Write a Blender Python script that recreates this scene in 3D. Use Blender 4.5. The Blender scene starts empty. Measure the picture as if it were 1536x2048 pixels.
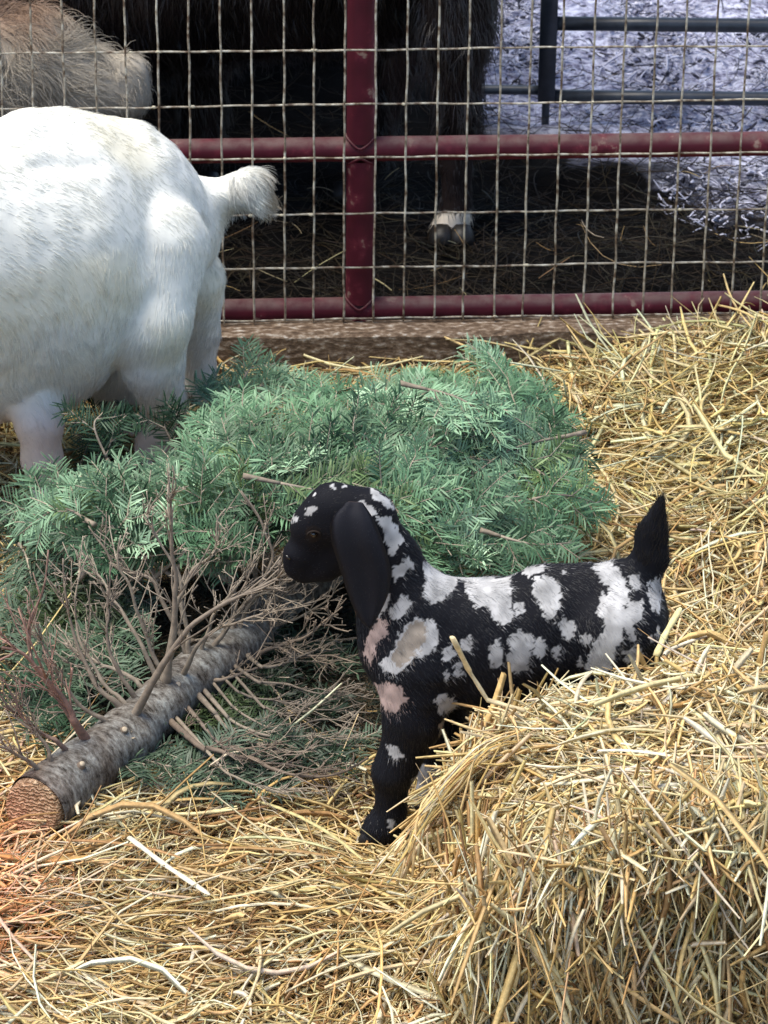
import bpy, math
import numpy as np
from mathutils import Matrix, Vector, Euler

R = math.radians
rng = np.random.default_rng(7)
SC = bpy.context.scene
COL = SC.collection

# ------------------------------------------------------------------ camera, world, sun, exposure
CAM_H, PITCH, ROLL, FPX = 2.485, 27.5, 0.64, 6800.0
cam_d = bpy.data.cameras.new("camera")
cam_d.sensor_fit = 'VERTICAL'; cam_d.sensor_height = 36.0
cam_d.lens = 36.0 * FPX / 2048.0
cam_d.clip_start = 0.05; cam_d.clip_end = 200
cam = bpy.data.objects.new("camera", cam_d); COL.objects.link(cam)
CM = Matrix.Rotation(R(90 - PITCH), 4, 'X') @ Matrix.Rotation(R(ROLL), 4, 'Z')
cam.matrix_world = Matrix.Translation((0, 0, CAM_H)) @ CM
SC.camera = cam
cam_d.dof.use_dof = True; cam_d.dof.focus_distance = 4.45; cam_d.dof.aperture_fstop = 20.0

SUN_EL, SUN_AZ = 70.0, 262.0           # azimuth from +Y, clockwise: high, from the left
world = bpy.data.worlds.new("World"); SC.world = world; world.use_nodes = True
wn = world.node_tree
bg = wn.nodes['Background']; sky = wn.nodes.new('ShaderNodeTexSky')
sky.sky_type = 'NISHITA'; sky.sun_disc = False
sky.sun_elevation = R(SUN_EL); sky.sun_rotation = R(SUN_AZ)
wn.links.new(sky.outputs[0], bg.inputs[0]); bg.inputs[1].default_value = 0.12
sd = bpy.data.lights.new("sun", 'SUN'); sd.energy = 2.9; sd.angle = R(36); sd.color = (1.0, 0.93, 0.80)
sun = bpy.data.objects.new("sun", sd); COL.objects.link(sun)
sv = Vector((math.sin(R(SUN_AZ)) * math.cos(R(SUN_EL)), math.cos(R(SUN_AZ)) * math.cos(R(SUN_EL)), math.sin(R(SUN_EL))))
sun.rotation_euler = sv.to_track_quat('Z', 'Y').to_euler()
sun.location = sv * 10
SC.view_settings.view_transform = 'Standard'; SC.view_settings.look = 'None'
SC.view_settings.exposure = 1.0; SC.view_settings.gamma = 1.0
SC.cycles.max_bounces = 6; SC.cycles.diffuse_bounces = 3; SC.cycles.glossy_bounces = 2
SC.cycles.transparent_max_bounces = 4
SC.cycles.use_denoising = True

# ------------------------------------------------------------------ planning helpers: reading a place off the photograph
CR = np.array(CM.to_3x3())
C0 = np.array([0, 0, CAM_H])
def ray(px, py):
    d = np.stack([(np.asarray(px, float) - 768) / FPX, -(np.asarray(py, float) - 1024) / FPX, -np.ones(np.shape(px))], -1)
    return d @ CR.T
def PY(px, py, Y):
    d = ray(px, py); return C0 + d * (np.asarray(Y) / d[..., 1])[..., None]
def PZ(px, py, z):
    d = ray(px, py); return C0 + d * ((np.asarray(z) - CAM_H) / d[..., 2])[..., None]
def proj(p):
    q = (p - C0) @ CR
    return np.stack([768 - q[..., 0] / q[..., 2] * FPX, 1024 + q[..., 1] / q[..., 2] * FPX], -1)
def scale_at(p):
    return -((np.asarray(p) - C0) @ CR)[..., 2] / FPX          # metres per photo pixel at that place

def hashn(i, seed=0):
    i = (i.astype(np.int64) * np.array([73856093, 19349663, 83492791])).sum(-1) + seed * 2654435
    i = (i ^ (i >> 13)) * 1274126177 & 0x7fffffff
    i = (i ^ (i >> 11)) * 668265263 & 0x7fffffff
    return (i ^ (i >> 15)) / 0x7fffffff
def vnoise(p, s=1.0, seed=0):
    p = np.asarray(p) * s; f = np.floor(p); t = p - f; t = t * t * (3 - 2 * t); r = 0
    for a in (0, 1):
        for b in (0, 1):
            for c in (0, 1):
                w = (t[..., 0] if a else 1 - t[..., 0]) * (t[..., 1] if b else 1 - t[..., 1]) * (t[..., 2] if c else 1 - t[..., 2])
                r = r + w * hashn(f + np.array([a, b, c]), seed)
    return r * 2 - 1
def nrm(v):
    return v / np.maximum(np.linalg.norm(v, axis=-1, keepdims=True), 1e-9)
def ss(a, b, x):
    t = np.clip((x - a) / (b - a), 0, 1); return t * t * (3 - 2 * t)

# ------------------------------------------------------------------ mesh helpers
def tag(o, label=None, cat=None, group=None, kind=None):
    if label: o['label'] = label
    if cat: o['category'] = cat
    if group: o['group'] = group
    if kind: o['kind'] = kind
    return o
def link(o, parent=None):
    COL.objects.link(o)
    if parent is not None:
        o.parent = parent
        o.matrix_parent_inverse = Matrix.Translation(-parent.location)
    return o
def empty(name, loc, **k):
    o = bpy.data.objects.new(name, None); o.location = loc; o.empty_display_size = .05
    COL.objects.link(o); return tag(o, **k)
def mesh_obj(name, V, F, mat, parent=None, tint=None, smooth=True, tri=None, midx=None):
    """V (n,3); F (m,4) quads; tri (k,3) triangles."""
    me = bpy.data.meshes.new(name)
    V = np.asarray(V, np.float32)
    F = np.zeros((0, 4), np.int32) if F is None or len(F) == 0 else np.asarray(F, np.int32)
    T = np.zeros((0, 3), np.int32) if tri is None or len(tri) == 0 else np.asarray(tri, np.int32)
    me.vertices.add(len(V)); me.vertices.foreach_set('co', V.ravel())
    nl = F.size + T.size
    me.loops.add(nl); me.loops.foreach_set('vertex_index', np.concatenate([F.ravel(), T.ravel()]).astype(np.int32))
    me.polygons.add(len(F) + len(T))
    st = np.concatenate([np.arange(len(F)) * 4, F.size + np.arange(len(T)) * 3]).astype(np.int32)
    me.polygons.foreach_set('loop_start', st)
    me.polygons.foreach_set('use_smooth', np.full(len(st), smooth))
    for m in (mat if isinstance(mat, (list, tuple)) else [mat]): me.materials.append(m)
    if midx is not None: me.polygons.foreach_set('material_index', np.asarray(midx, np.int32))
    me.update(calc_edges=True)
    if tint is not None:
        a = me.attributes.new('tint', 'FLOAT_COLOR', 'POINT')
        c = np.ones((len(V), 4), np.float32); c[:, :3] = tint
        a.data.foreach_set('color', c.ravel())
    o = bpy.data.objects.new(name, me)
    return link(o, parent)

class MB:
    """collects pieces into one mesh"""
    def __init__(s): s.v = []; s.f = []; s.t = []; s.c = []; s.n = 0
    def add(s, V, F=None, T=None, tint=(.5, .5, .5)):
        V = np.asarray(V, float)
        s.v.append(V); s.c.append(np.broadcast_to(np.asarray(tint, float), (len(V), 3)).copy())
        if F is not None and len(F): s.f.append(np.asarray(F) + s.n)
        if T is not None and len(T): s.t.append(np.asarray(T) + s.n)
        s.n += len(V)
    def tube(s, pts, rad, seg=8, tint=(.5, .5, .5), cap=True, bump=0, seed=0, squash=1):
        pts = np.asarray(pts, float); n = len(pts); rad = np.broadcast_to(np.asarray(rad, float), (n,))
        t = nrm(np.gradient(pts, axis=0))
        up = np.array([0, 0, 1.]) if abs(t[0, 2]) < .9 else np.array([0, 1., 0])
        b = nrm(np.cross(t, up)); c = np.cross(b, t)
        a = np.linspace(0, 2 * np.pi, seg, endpoint=False)
        ring = b[:, None] * np.cos(a)[None, :, None] + c[:, None] * np.sin(a)[None, :, None] * squash
        rr = rad[:, None]
        V = pts[:, None] + ring * rr[..., None]
        if bump:
            nn = vnoise(V, 1 / (rad.max() * 1.2), seed)
            V = V + ring * (nn * bump)[..., None]
        V = V.reshape(-1, 3)
        i = np.arange(n - 1)[:, None] * seg; j = np.arange(seg)[None]; k = (j + 1) % seg
        F = np.stack([i + j, i + k, i + k + seg, i + j + seg], -1).reshape(-1, 4)
        T = []
        if cap:
            V = np.vstack([V, pts[:1], pts[-1:]]); m = n * seg
            T = [(m, q2, q1) for q1, q2 in zip(range(seg), list(range(1, seg)) + [0])]
            o = (n - 1) * seg
            T += [(m + 1, o + q1, o + q2) for q1, q2 in zip(range(seg), list(range(1, seg)) + [0])]
        s.add(V, F, T, tint)
    def box(s, lo, hi, tint=(.5, .5, .5)):
        lo = np.array(lo, float); hi = np.array(hi, float)
        V = np.array([[x, y, z] for x in (lo[0], hi[0]) for y in (lo[1], hi[1]) for z in (lo[2], hi[2])])
        s.add(V, [(0, 1, 3, 2), (4, 6, 7, 5), (0, 4, 5, 1), (2, 3, 7, 6), (0, 2, 6, 4), (1, 5, 7, 3)], None, tint)
    def build(s, name, mat, parent=None, smooth=True):
        return mesh_obj(name, np.vstack(s.v), np.vstack(s.f) if s.f else None, mat, parent, np.vstack(s.c), smooth,
                        np.vstack(s.t) if s.t else None)

def spline(pts, n):
    """Catmull-Rom through rows of pts (any width)"""
    pts = np.asarray(pts, float); m = len(pts)
    P = np.vstack([2 * pts[0] - pts[1], pts, 2 * pts[-1] - pts[-2]])
    u = np.linspace(0, m - 1 - 1e-6, n); i = u.astype(int); t = (u - i)[:, None]
    a, b, c, d = P[i], P[i + 1], P[i + 2], P[i + 3]
    return .5 * (2 * b + (c - a) * t + (2 * a - 5 * b + 4 * c - d) * t ** 2 + (3 * b - a - 3 * c + d) * t ** 3)

# ------------------------------------------------------------------ materials
def mat_new(name, rough=.8, spec=.3):
    m = bpy.data.materials.new(name); m.use_nodes = True
    b = m.node_tree.nodes['Principled BSDF']
    b.inputs['Roughness'].default_value = rough; b.inputs['Specular IOR Level'].default_value = spec
    return m, m.node_tree, b
def add_noise(nt, scale, detail=4, rough=.6, vec=None, coord='Object', stretch=None):
    tc = nt.nodes.new('ShaderNodeTexCoord'); n = nt.nodes.new('ShaderNodeTexNoise')
    n.inputs['Scale'].default_value = scale; n.inputs['Detail'].default_value = detail; n.inputs['Roughness'].default_value = rough
    src = tc.outputs[coord]
    if stretch:
        mp = nt.nodes.new('ShaderNodeMapping'); mp.inputs['Scale'].default_value = stretch
        nt.links.new(src, mp.inputs[0]); src = mp.outputs[0]
    nt.links.new(src, n.inputs['Vector']); return n
def ramp(nt, src, stops):
    r = nt.nodes.new('ShaderNodeValToRGB'); e = r.color_ramp.elements
    e[0].position, e[0].color = stops[0][0], (*stops[0][1], 1)
    e[1].position, e[1].color = stops[-1][0], (*stops[-1][1], 1)
    for p, c in stops[1:-1]:
        x = e.new(p); x.color = (*c, 1)
    nt.links.new(src, r.inputs[0]); return r
def bump(nt, b, src, strength, dist):
    bm = nt.nodes.new('ShaderNodeBump'); bm.inputs['Strength'].default_value = strength; bm.inputs['Distance'].default_value = dist
    nt.links.new(src, bm.inputs['Height']); nt.links.new(bm.outputs[0], b.inputs['Normal']); return bm
def tint_mat(name, rough=.8, spec=.3, nscale=None, namt=.5, bstr=0, bdist=.001, stretch=None):
    """colour comes from the surface's own 'tint' attribute, broken up by noise"""
    m, nt, b = mat_new(name, rough, spec)
    at = nt.nodes.new('ShaderNodeAttribute'); at.attribute_name = 'tint'
    src = at.outputs['Color']
    if nscale:
        n = add_noise(nt, nscale, stretch=stretch)
        r = ramp(nt, n.outputs[0], [(.3, (1 - namt,) * 3), (.7, (1,) * 3)])
        mx = nt.nodes.new('ShaderNodeMix'); mx.data_type = 'RGBA'; mx.blend_type = 'MULTIPLY'; mx.inputs[0].default_value = 1
        nt.links.new(src, mx.inputs[6]); nt.links.new(r.outputs[0], mx.inputs[7]); src = mx.outputs[2]
        if bstr: bump(nt, b, n.outputs[0], bstr, bdist)
    nt.links.new(src, b.inputs['Base Color'])
    return m
def ramp_mat(name, stops, scale, rough=.8, spec=.3, detail=6, bstr=.5, bdist=.01, stretch=None):
    m, nt, b = mat_new(name, rough, spec)
    n = add_noise(nt, scale, detail, stretch=stretch); r = ramp(nt, n.outputs[0], stops)
    nt.links.new(r.outputs[0], b.inputs['Base Color'])
    if bstr: bump(nt, b, n.outputs[0], bstr, bdist)
    return m

M_STRAW = tint_mat('straw', .58, .25, 130, .42)
M_NEEDLE = tint_mat('fir_needles', .5, .35)
M_HAIR = tint_mat('short_hair', .36, .7)
M_HAIRW = tint_mat('white_hair', .6, .2)
M_SKIN = tint_mat('animal_coat', .75, .15, 60, .12)
M_BARK = tint_mat('twig_bark', .8, .2, 90, .45, .6, .002)

# ------------------------------------------------------------------ organic surfaces: smooth unions of tapered limbs, meshed by surface nets
def surface_net(f, org, h):
    ins = f < 0; nx, ny, nz = f.shape
    sl = lambda a, b, c: (slice(a, nx - 1 + a), slice(b, ny - 1 + b), slice(c, nz - 1 + c))
    cnt = sum(ins[sl(a, b, c)].astype(np.int8) for a in (0, 1) for b in (0, 1) for c in (0, 1))
    act = (cnt > 0) & (cnt < 8)
    idx = np.full(act.shape, -1, np.int64); ijk = np.argwhere(act); idx[act] = np.arange(len(ijk))
    acc = np.zeros((len(ijk), 3)); num = np.zeros(len(ijk))
    cor = [(a, b, c) for a in (0, 1) for b in (0, 1) for c in (0, 1)]
    for p in range(8):
        for q in range(p + 1, 8):
            A, B = np.array(cor[p]), np.array(cor[q])
            if np.abs(A - B).sum() != 1: continue
            fa = f[tuple((ijk + A).T)]; fb = f[tuple((ijk + B).T)]
            m = (fa < 0) != (fb < 0); t = np.where(m, fa / np.where(m, fa - fb, 1), 0)
            acc += np.where(m[:, None], A + (B - A) * t[:, None], 0); num += m
    V = org + (ijk + acc / num[:, None]) * h
    Q = []
    for ax in range(3):
        d = np.zeros(3, int); d[ax] = 1
        a = ins[:nx - d[0], :ny - d[1], :nz - d[2]]; b = ins[d[0]:, d[1]:, d[2]:]
        o1, o2 = [np.eye(3, dtype=int)[k] for k in range(3) if k != ax]
        e = np.argwhere(a != b)
        ok = np.all(e[:, [k for k in range(3) if k != ax]] >= 1, axis=1) & np.all(e < np.array(act.shape), axis=1); e = e[ok]
        q = np.stack([idx[tuple((e - o1 - o2).T)], idx[tuple((e - o2).T)], idx[tuple(e.T)], idx[tuple((e - o1).T)]], -1)
        flip = a[tuple(e.T)] if ax != 1 else ~a[tuple(e.T)]
        q = np.where(flip[:, None], q, q[:, ::-1]); Q.append(q)
    F = np.vstack(Q); F = F[(F >= 0).all(1)]
    return V, F

def smin(a, b, k):
    h = np.clip(.5 + .5 * (b - a) / k, 0, 1); return b * (1 - h) + a * h - k * h * (1 - h)

def body(prims, h, sqc=None, noise=None):
    """prims: (a, ra, b, rb, k, sq) - a tapered limb from a to b; sq narrows it across the body (sqc = (origin, direction) of that axis)"""
    P = np.array([p[0] for p in prims] + [p[2] for p in prims]); RR = max(max(p[1], p[3]) for p in prims)
    lo = P.min(0) - RR - 4 * h; hi = P.max(0) + RR + 4 * h
    n = np.ceil((hi - lo) / h).astype(int) + 1
    g = np.stack(np.meshgrid(*[lo[i] + np.arange(n[i]) * h for i in range(3)], indexing='ij'), -1).astype(np.float32)
    f = np.full(n, 1.0, np.float32)
    for a, ra, b, rb, k, sq in prims:
        a = np.array(a); b = np.array(b); m = max(ra, rb) + k + .03
        l = np.maximum(((np.minimum(a, b) - m - lo) / h).astype(int), 0); u = np.minimum(((np.maximum(a, b) + m - lo) / h).astype(int) + 2, n)
        s = tuple(slice(l[i], u[i]) for i in range(3)); p = g[s]
        ab = b - a; t = np.clip(((p - a) @ ab) / max(ab @ ab, 1e-9), 0, 1)
        d = p - a - t[..., None] * ab
        if sq != 1:
            ax = sqc if sqc is not None else np.array([0, 1., 0])
            q = d @ ax; d = d + (q * (1 / sq - 1))[..., None] * ax
        dist = np.sqrt((d * d).sum(-1)) - (ra + (rb - ra) * t)
        f[s] = smin(f[s], dist, k)
    V, F = surface_net(f, lo, h)
    # relax
    for _ in range(3):
        acc = np.zeros_like(V); c = np.zeros(len(V))
        for i in range(4):
            j = F[:, i]; nx_ = F[:, (i + 1) % 4]
            np.add.at(acc, j, V[nx_]); np.add.at(acc, nx_, V[j]); np.add.at(c, j, 1); np.add.at(c, nx_, 1)
        V = V * .4 + .6 * acc / np.maximum(c, 1)[:, None]
    return V, F

def vnormals(V, F):
    n = np.cross(V[F[:, 2]] - V[F[:, 0]], V[F[:, 3]] - V[F[:, 1]]); N = np.zeros_like(V)
    for i in range(4): np.add.at(N, F[:, i], n)
    return nrm(N)

def sample(V, F, n):
    T = np.vstack([F[:, [0, 1, 2]], F[:, [0, 2, 3]]])
    c = np.cross(V[T[:, 1]] - V[T[:, 0]], V[T[:, 2]] - V[T[:, 0]]); A = np.linalg.norm(c, axis=1)
    i = rng.choice(len(T), n, p=A / A.sum()); r = rng.random((n, 2)); r = np.where(r.sum(1, keepdims=True) > 1, 1 - r, r)
    N = vnormals(V, F)
    w = np.stack([1 - r.sum(1), r[:, 0], r[:, 1]], -1)[..., None]
    return (V[T[i]] * w).sum(1), nrm((N[T[i]] * w).sum(1))

def hair(name, roots, N, flow, length, rad, color, mat, parent, lift=.35, npt=4, curl=.15, clump=0, seed=0, wob=0):
    n = len(roots); length = np.broadcast_to(length, (n,))
    tan = nrm(flow - (flow * N).sum(-1, keepdims=True) * N)
    jit = rng.normal(0, curl, (n, 3))
    if clump:
        jit = jit + clump * np.stack([vnoise(roots, 55, seed + q) for q in range(3)], -1)
    d = nrm(tan + jit + N * lift)
    P = np.zeros((n, npt, 3), np.float32); P[:, 0] = roots - N * .001
    st = (length / (npt - 1))[:, None]
    for k in range(1, npt):
        if wob: d = nrm(d + rng.normal(0, wob, (n, 3)))
        P[:, k] = P[:, k - 1] + d * st
        d = nrm(d - N * lift * .45 + np.array([0, 0, -.12]))
    hc = bpy.data.hair_curves.new(name); hc.add_curves([npt] * n)
    hc.attributes['position'].data.foreach_set('vector', P.ravel()) if 'position' in hc.attributes else hc.points.foreach_set('position', P.ravel())
    ra = hc.attributes.get('radius') or hc.attributes.new('radius', 'FLOAT', 'POINT')
    prof = np.linspace(1, .25, npt)[None] * (rad * rng.uniform(.7, 1.3, n))[:, None]
    ra.data.foreach_set('value', prof.astype(np.float32).ravel())
    c = np.ones((n, npt, 4), np.float32); c[..., :3] = (color * rng.uniform(.82, 1.12, (n, 1)))[:, None]
    at = hc.attributes.new('tint', 'FLOAT_COLOR', 'POINT'); at.data.foreach_set('color', c.ravel())
    hc.materials.append(mat)
    return link(bpy.data.objects.new(name, hc), parent)

# ------------------------------------------------------------------ ground shape
def fenceY(x): return 5.256 + .067 * np.asarray(x)
def G(x, y):
    """height of the bedding"""
    x = np.asarray(x, float); y = np.asarray(y, float)
    h = .015 * vnoise(np.stack([x, y, x * 0], -1), 6, 3) + .012
    heap = ss(4.25, 5.2, y) * (.025 + .06 * ss(.2, .75, x))
    heap = heap * (1 - ss(fenceY(x) + .02, fenceY(x) + .35, y))
    h = h + heap + .02 * ss(.2, .5, x) * ss(3.9, 4.3, y)
    return h * (1 - ss(fenceY(x), fenceY(x) + .3, y) * .6)
def GB(x, y):
    return G(x, y) + .02 * vnoise(np.stack([x, y, np.asarray(x) * 0], -1), 9, 11) * ss(5.4, 5.8, y)

# ground sheet: bedding floor, trodden mud painted darker for shade, open yard painted brighter for daylight
def build_ground():
    xs = np.unique(np.concatenate([np.linspace(-60, -2.5, 20), np.linspace(-2.5, 2.5, 150), np.linspace(2.5, 60, 20)]))
    ys = np.unique(np.concatenate([np.linspace(-20, 2.5, 12), np.linspace(2.5, 10, 220), np.linspace(10, 120, 25)]))
    X, Y = np.meshgrid(xs, ys, indexing='ij'); Z = GB(X, Y) - .012
    V = np.stack([X, Y, Z], -1).reshape(-1, 3)
    i = np.arange(len(xs) - 1)[:, None] * len(ys); j = np.arange(len(ys) - 1)[None]
    F = np.stack([i + j, i + len(ys) + j, i + len(ys) + j + 1, i + j + 1], -1).reshape(-1, 4)
    m, nt, b = mat_new('barn_ground', .9, .08)
    # masks from position
    tc = nt.nodes.new('ShaderNodeTexCoord'); sp = nt.nodes.new('ShaderNodeSeparateXYZ'); nt.links.new(tc.outputs['Object'], sp.inputs[0])
    n1 = add_noise(nt, 3.0, 5); n2 = add_noise(nt, 38, 8, .75); n3 = add_noise(nt, 16, 6, .7)
    bed = ramp(nt, n2.outputs[0], [(.35, (.05, .03, .015)), (.55, (.20, .13, .06)), (.7, (.35, .26, .12))])
    mud = ramp(nt, n3.outputs[0], [(.35, (.002, .0018, .0018)), (.6, (.006, .005, .0045)), (.75, (.016, .015, .015))])  # wet dirt colour taken near black to stand in for shade
    yard = ramp(nt, n2.outputs[0], [(.36, (.03, .03, .05)), (.46, (.34, .34, .48)), (.56, (.74, .76, .92))])  # pale ground lifted to bluish white to carry the daylight
    def mathn(op, a, b_=None, clamp=False):
        q = nt.nodes.new('ShaderNodeMath'); q.operation = op; q.use_clamp = clamp
        for k, s in enumerate((a, b_)):
            if s is None: continue
            if isinstance(s, (int, float)): q.inputs[k].default_value = s
            else: nt.links.new(s, q.inputs[k])
        return q.outputs[0]
    # fence line
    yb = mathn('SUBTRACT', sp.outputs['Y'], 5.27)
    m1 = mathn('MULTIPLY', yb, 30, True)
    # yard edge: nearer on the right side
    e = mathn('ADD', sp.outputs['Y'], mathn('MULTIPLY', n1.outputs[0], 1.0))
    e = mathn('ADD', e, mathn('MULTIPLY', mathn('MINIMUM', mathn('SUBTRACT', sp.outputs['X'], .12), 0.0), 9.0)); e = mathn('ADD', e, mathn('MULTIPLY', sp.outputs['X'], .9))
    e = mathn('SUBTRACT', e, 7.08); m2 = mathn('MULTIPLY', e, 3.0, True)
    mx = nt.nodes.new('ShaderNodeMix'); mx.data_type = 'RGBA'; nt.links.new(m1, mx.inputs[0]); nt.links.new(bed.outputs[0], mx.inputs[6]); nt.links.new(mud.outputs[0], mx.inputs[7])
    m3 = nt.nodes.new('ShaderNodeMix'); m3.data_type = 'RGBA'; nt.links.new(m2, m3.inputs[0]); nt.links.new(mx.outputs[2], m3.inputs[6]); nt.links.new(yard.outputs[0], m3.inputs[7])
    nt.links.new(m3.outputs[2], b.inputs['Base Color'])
    bump(nt, b, n2.outputs[0], .8, .02)
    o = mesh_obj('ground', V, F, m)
    tag(o, 'straw-strewn barn floor running into mud with painted shade and a yard with painted daylight', kind='structure')
build_ground()

# ------------------------------------------------------------------ straw
PAL = np.array([(.84, .69, .39), (.80, .58, .26), (.68, .45, .18), (.90, .80, .56), (.48, .29, .12), (.66, .53, .26), (.32, .18, .075), (.76, .60, .38)])
def straw_colors(n, w=(.24, .22, .14, .12, .09, .08, .05, .06)):
    w = np.array(w) / np.sum(w)
    c = PAL[rng.choice(len(PAL), n, p=w)]
    return np.clip(c * rng.uniform(.75, 1.18, (n, 1)) * rng.normal(1, .04, (n, 3)), .01, .9)
def straws(P, D, L, W, colors, bend=.7, kink=.38, K=6, N=None, zmin=None):
    """P mid points, D unit directions, L lengths, W half widths -> V, F, tint. Flattened three-sided stems with bends and kinks."""
    n = len(P); side = nrm(np.cross(D, rng.normal(0, 1, (n, 3)) * .6 + np.array([0, 0, 1.])))
    u = np.linspace(-.5, .5, K)
    b1 = rng.normal(0, bend, n) * L * .35
    up = np.cross(side, D)
    b2 = rng.normal(0, bend * .5, n) * L * .35
    kk = (rng.random(n) < kink) * rng.uniform(-.8, .8, n) * L
    kp = rng.uniform(-.3, .3, n)
    off = b1[:, None] * (u ** 2 * 4 - .5)[None] * .5 + kk[:, None] * np.maximum(u[None] - kp[:, None], 0)
    Q = P[:, None] + D[:, None] * (u[None] * L[:, None])[..., None] + side[:, None] * off[..., None] + up[:, None] * (b2[:, None] * (u ** 2 * 4 - .5)[None] * .5)[..., None]
    if zmin is not None:
        zm = zmin(Q[..., 0], Q[..., 1]); Q[..., 2] = np.maximum(Q[..., 2], zm + .0015)
    a = rng.uniform(0, 2 * np.pi, n)
    taper = np.array([.75] + [1] * (K - 2) + [.55])
    ring = []
    for q, (wx, wy) in enumerate([(-1, -.25), (1, -.25), (0, .62)]):
        ox = (wx * np.cos(a) - wy * np.sin(a)) * W; oy = (wx * np.sin(a) * .55 + wy * np.cos(a)) * W
        ring.append(Q + (side * ox[:, None] + up * oy[:, None])[:, None] * taper[None, :, None])
    V = np.stack(ring, 2)                                    # n,K,3,3
    base = (np.arange(n) * K * 3)[:, None, None]; k = (np.arange(K - 1) * 3)[None, :, None]; j = np.arange(3)[None, None]
    F = np.stack([base + k + j, base + k + (j + 1) % 3, base + k + 3 + (j + 1) % 3, base + k + 3 + j], -1).reshape(-1, 4)
    C = np.repeat(colors, K * 3, 0)
    return V.reshape(-1, 3), F, C
def rdir(n, tilt=.12, ang=None, spread=None):
    a = rng.uniform(0, np.pi * 2, n) if ang is None else rng.normal(ang, spread, n)
    return nrm(np.stack([np.cos(a), np.sin(a), rng.normal(0, tilt, n)], -1))

def build_bedding():
    mb = MB()
    def lay(n, x0, x1, y0, y1, thick, L, W, w=None, tilt=.12, flow=None):
        x = rng.uniform(x0, x1, n); y = rng.uniform(y0, y1, n)
        keep = (y < fenceY(x) - .06) & ~((((x + .13) / .42) ** 2 + ((y - 4.45) / .38) ** 2 < 1) & (rng.random(n) < .85)) & ~((((x + .27) / .30) ** 2 + ((y - 4.26) / .25) ** 2 < 1) & (rng.random(n) < .97)) & ~((((x + .14) / .22) ** 2 + ((y - 4.16) / .17) ** 2 < 1) & (rng.random(n) < .93)); x, y = x[keep], y[keep]; n = len(x)
        u = rng.random(n)
        z = G(x, y) - .006 + thick * u ** 1.3
        c = straw_colors(n) if w is None else straw_colors(n, w)
        # broad swaths with a common lie
        ang = vnoise(np.stack([x, y, x * 0], -1), 3.2, 21) * 2.6 + .25
        a = np.where(rng.random(n) < .55, ang + rng.normal(0, .45, n), rng.uniform(0, 2 * np.pi, n))
        D = nrm(np.stack([np.cos(a), np.sin(a), rng.normal(0, tilt, n)], -1))
        l = rng.gamma(3.2, L / 3.2, n).clip(.02, .30); wd = rng.gamma(4, W * .85 / 4, n).clip(.0005, .0052)
        # colder, greener straw on the rear heap, redder short litter near the front
        g = ss(4.3, 4.8, y)[:, None]; c = c * (1 + g * np.array([-.05, -.01, -.06]))
        clr = (np.abs(x + .01) < .075) & (y > 3.66) & (y < 3.87) & (z > G(x, y) + .006) & (rng.random(n) < .93)   # trodden flat round the kid's hooves
        z = np.where(clr, G(x, y) - .008, z); l = np.where(clr, np.minimum(l, .05), l); D[clr, 2] *= .1
        V, F, C = straws(np.stack([x, y, z], -1), D, l, wd, c, zmin=lambda a_, b_: G(a_, b_) - .012)
        mb.add(V, F, None, C)
    dark = (.1, .16, .2, .04, .2, .12, .16, .04)
    lay(19000, -.95, 1.0, 3.15, 5.3, .010, .065, .0019, dark)
    lay(12000, -.85, .85, 3.2, 5.3, .026, .10, .0024)
    lay(9000, -.85, .85, 3.2, 5.3, .030, .06, .0022, (.14, .2, .22, .1, .14, .06, .08, .06), .2)
    lay(4600, -.85, .85, 3.2, 5.3, .040, .15, .0032, (.3, .22, .08, .22, .04, .08, .02, .04), .18)
    lay(7000, -.85, .85, 3.2, 5.3, .034, .05, .0013, (.3, .22, .08, .22, .04, .08, .02, .04), .3)
    lay(2200, .1, .85, 4.2, 5.25, .05, .15, .0030, (.3, .22, .1, .14, .08, .14, .04, .02), .25)
    lay(4000, -2.4, 2.4, 2.3, 5.3, .03, .11, .003)
    lay(16000, -.85, .85, 3.2, 5.3, .036, .022, .0011, (.2, .2, .16, .16, .12, .08, .06, .06), .4)
    o = mb.build('straw_bedding', M_STRAW)
    tag(o, 'loose golden straw bedding covering the pen floor', kind='stuff')
build_bedding()

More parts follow.
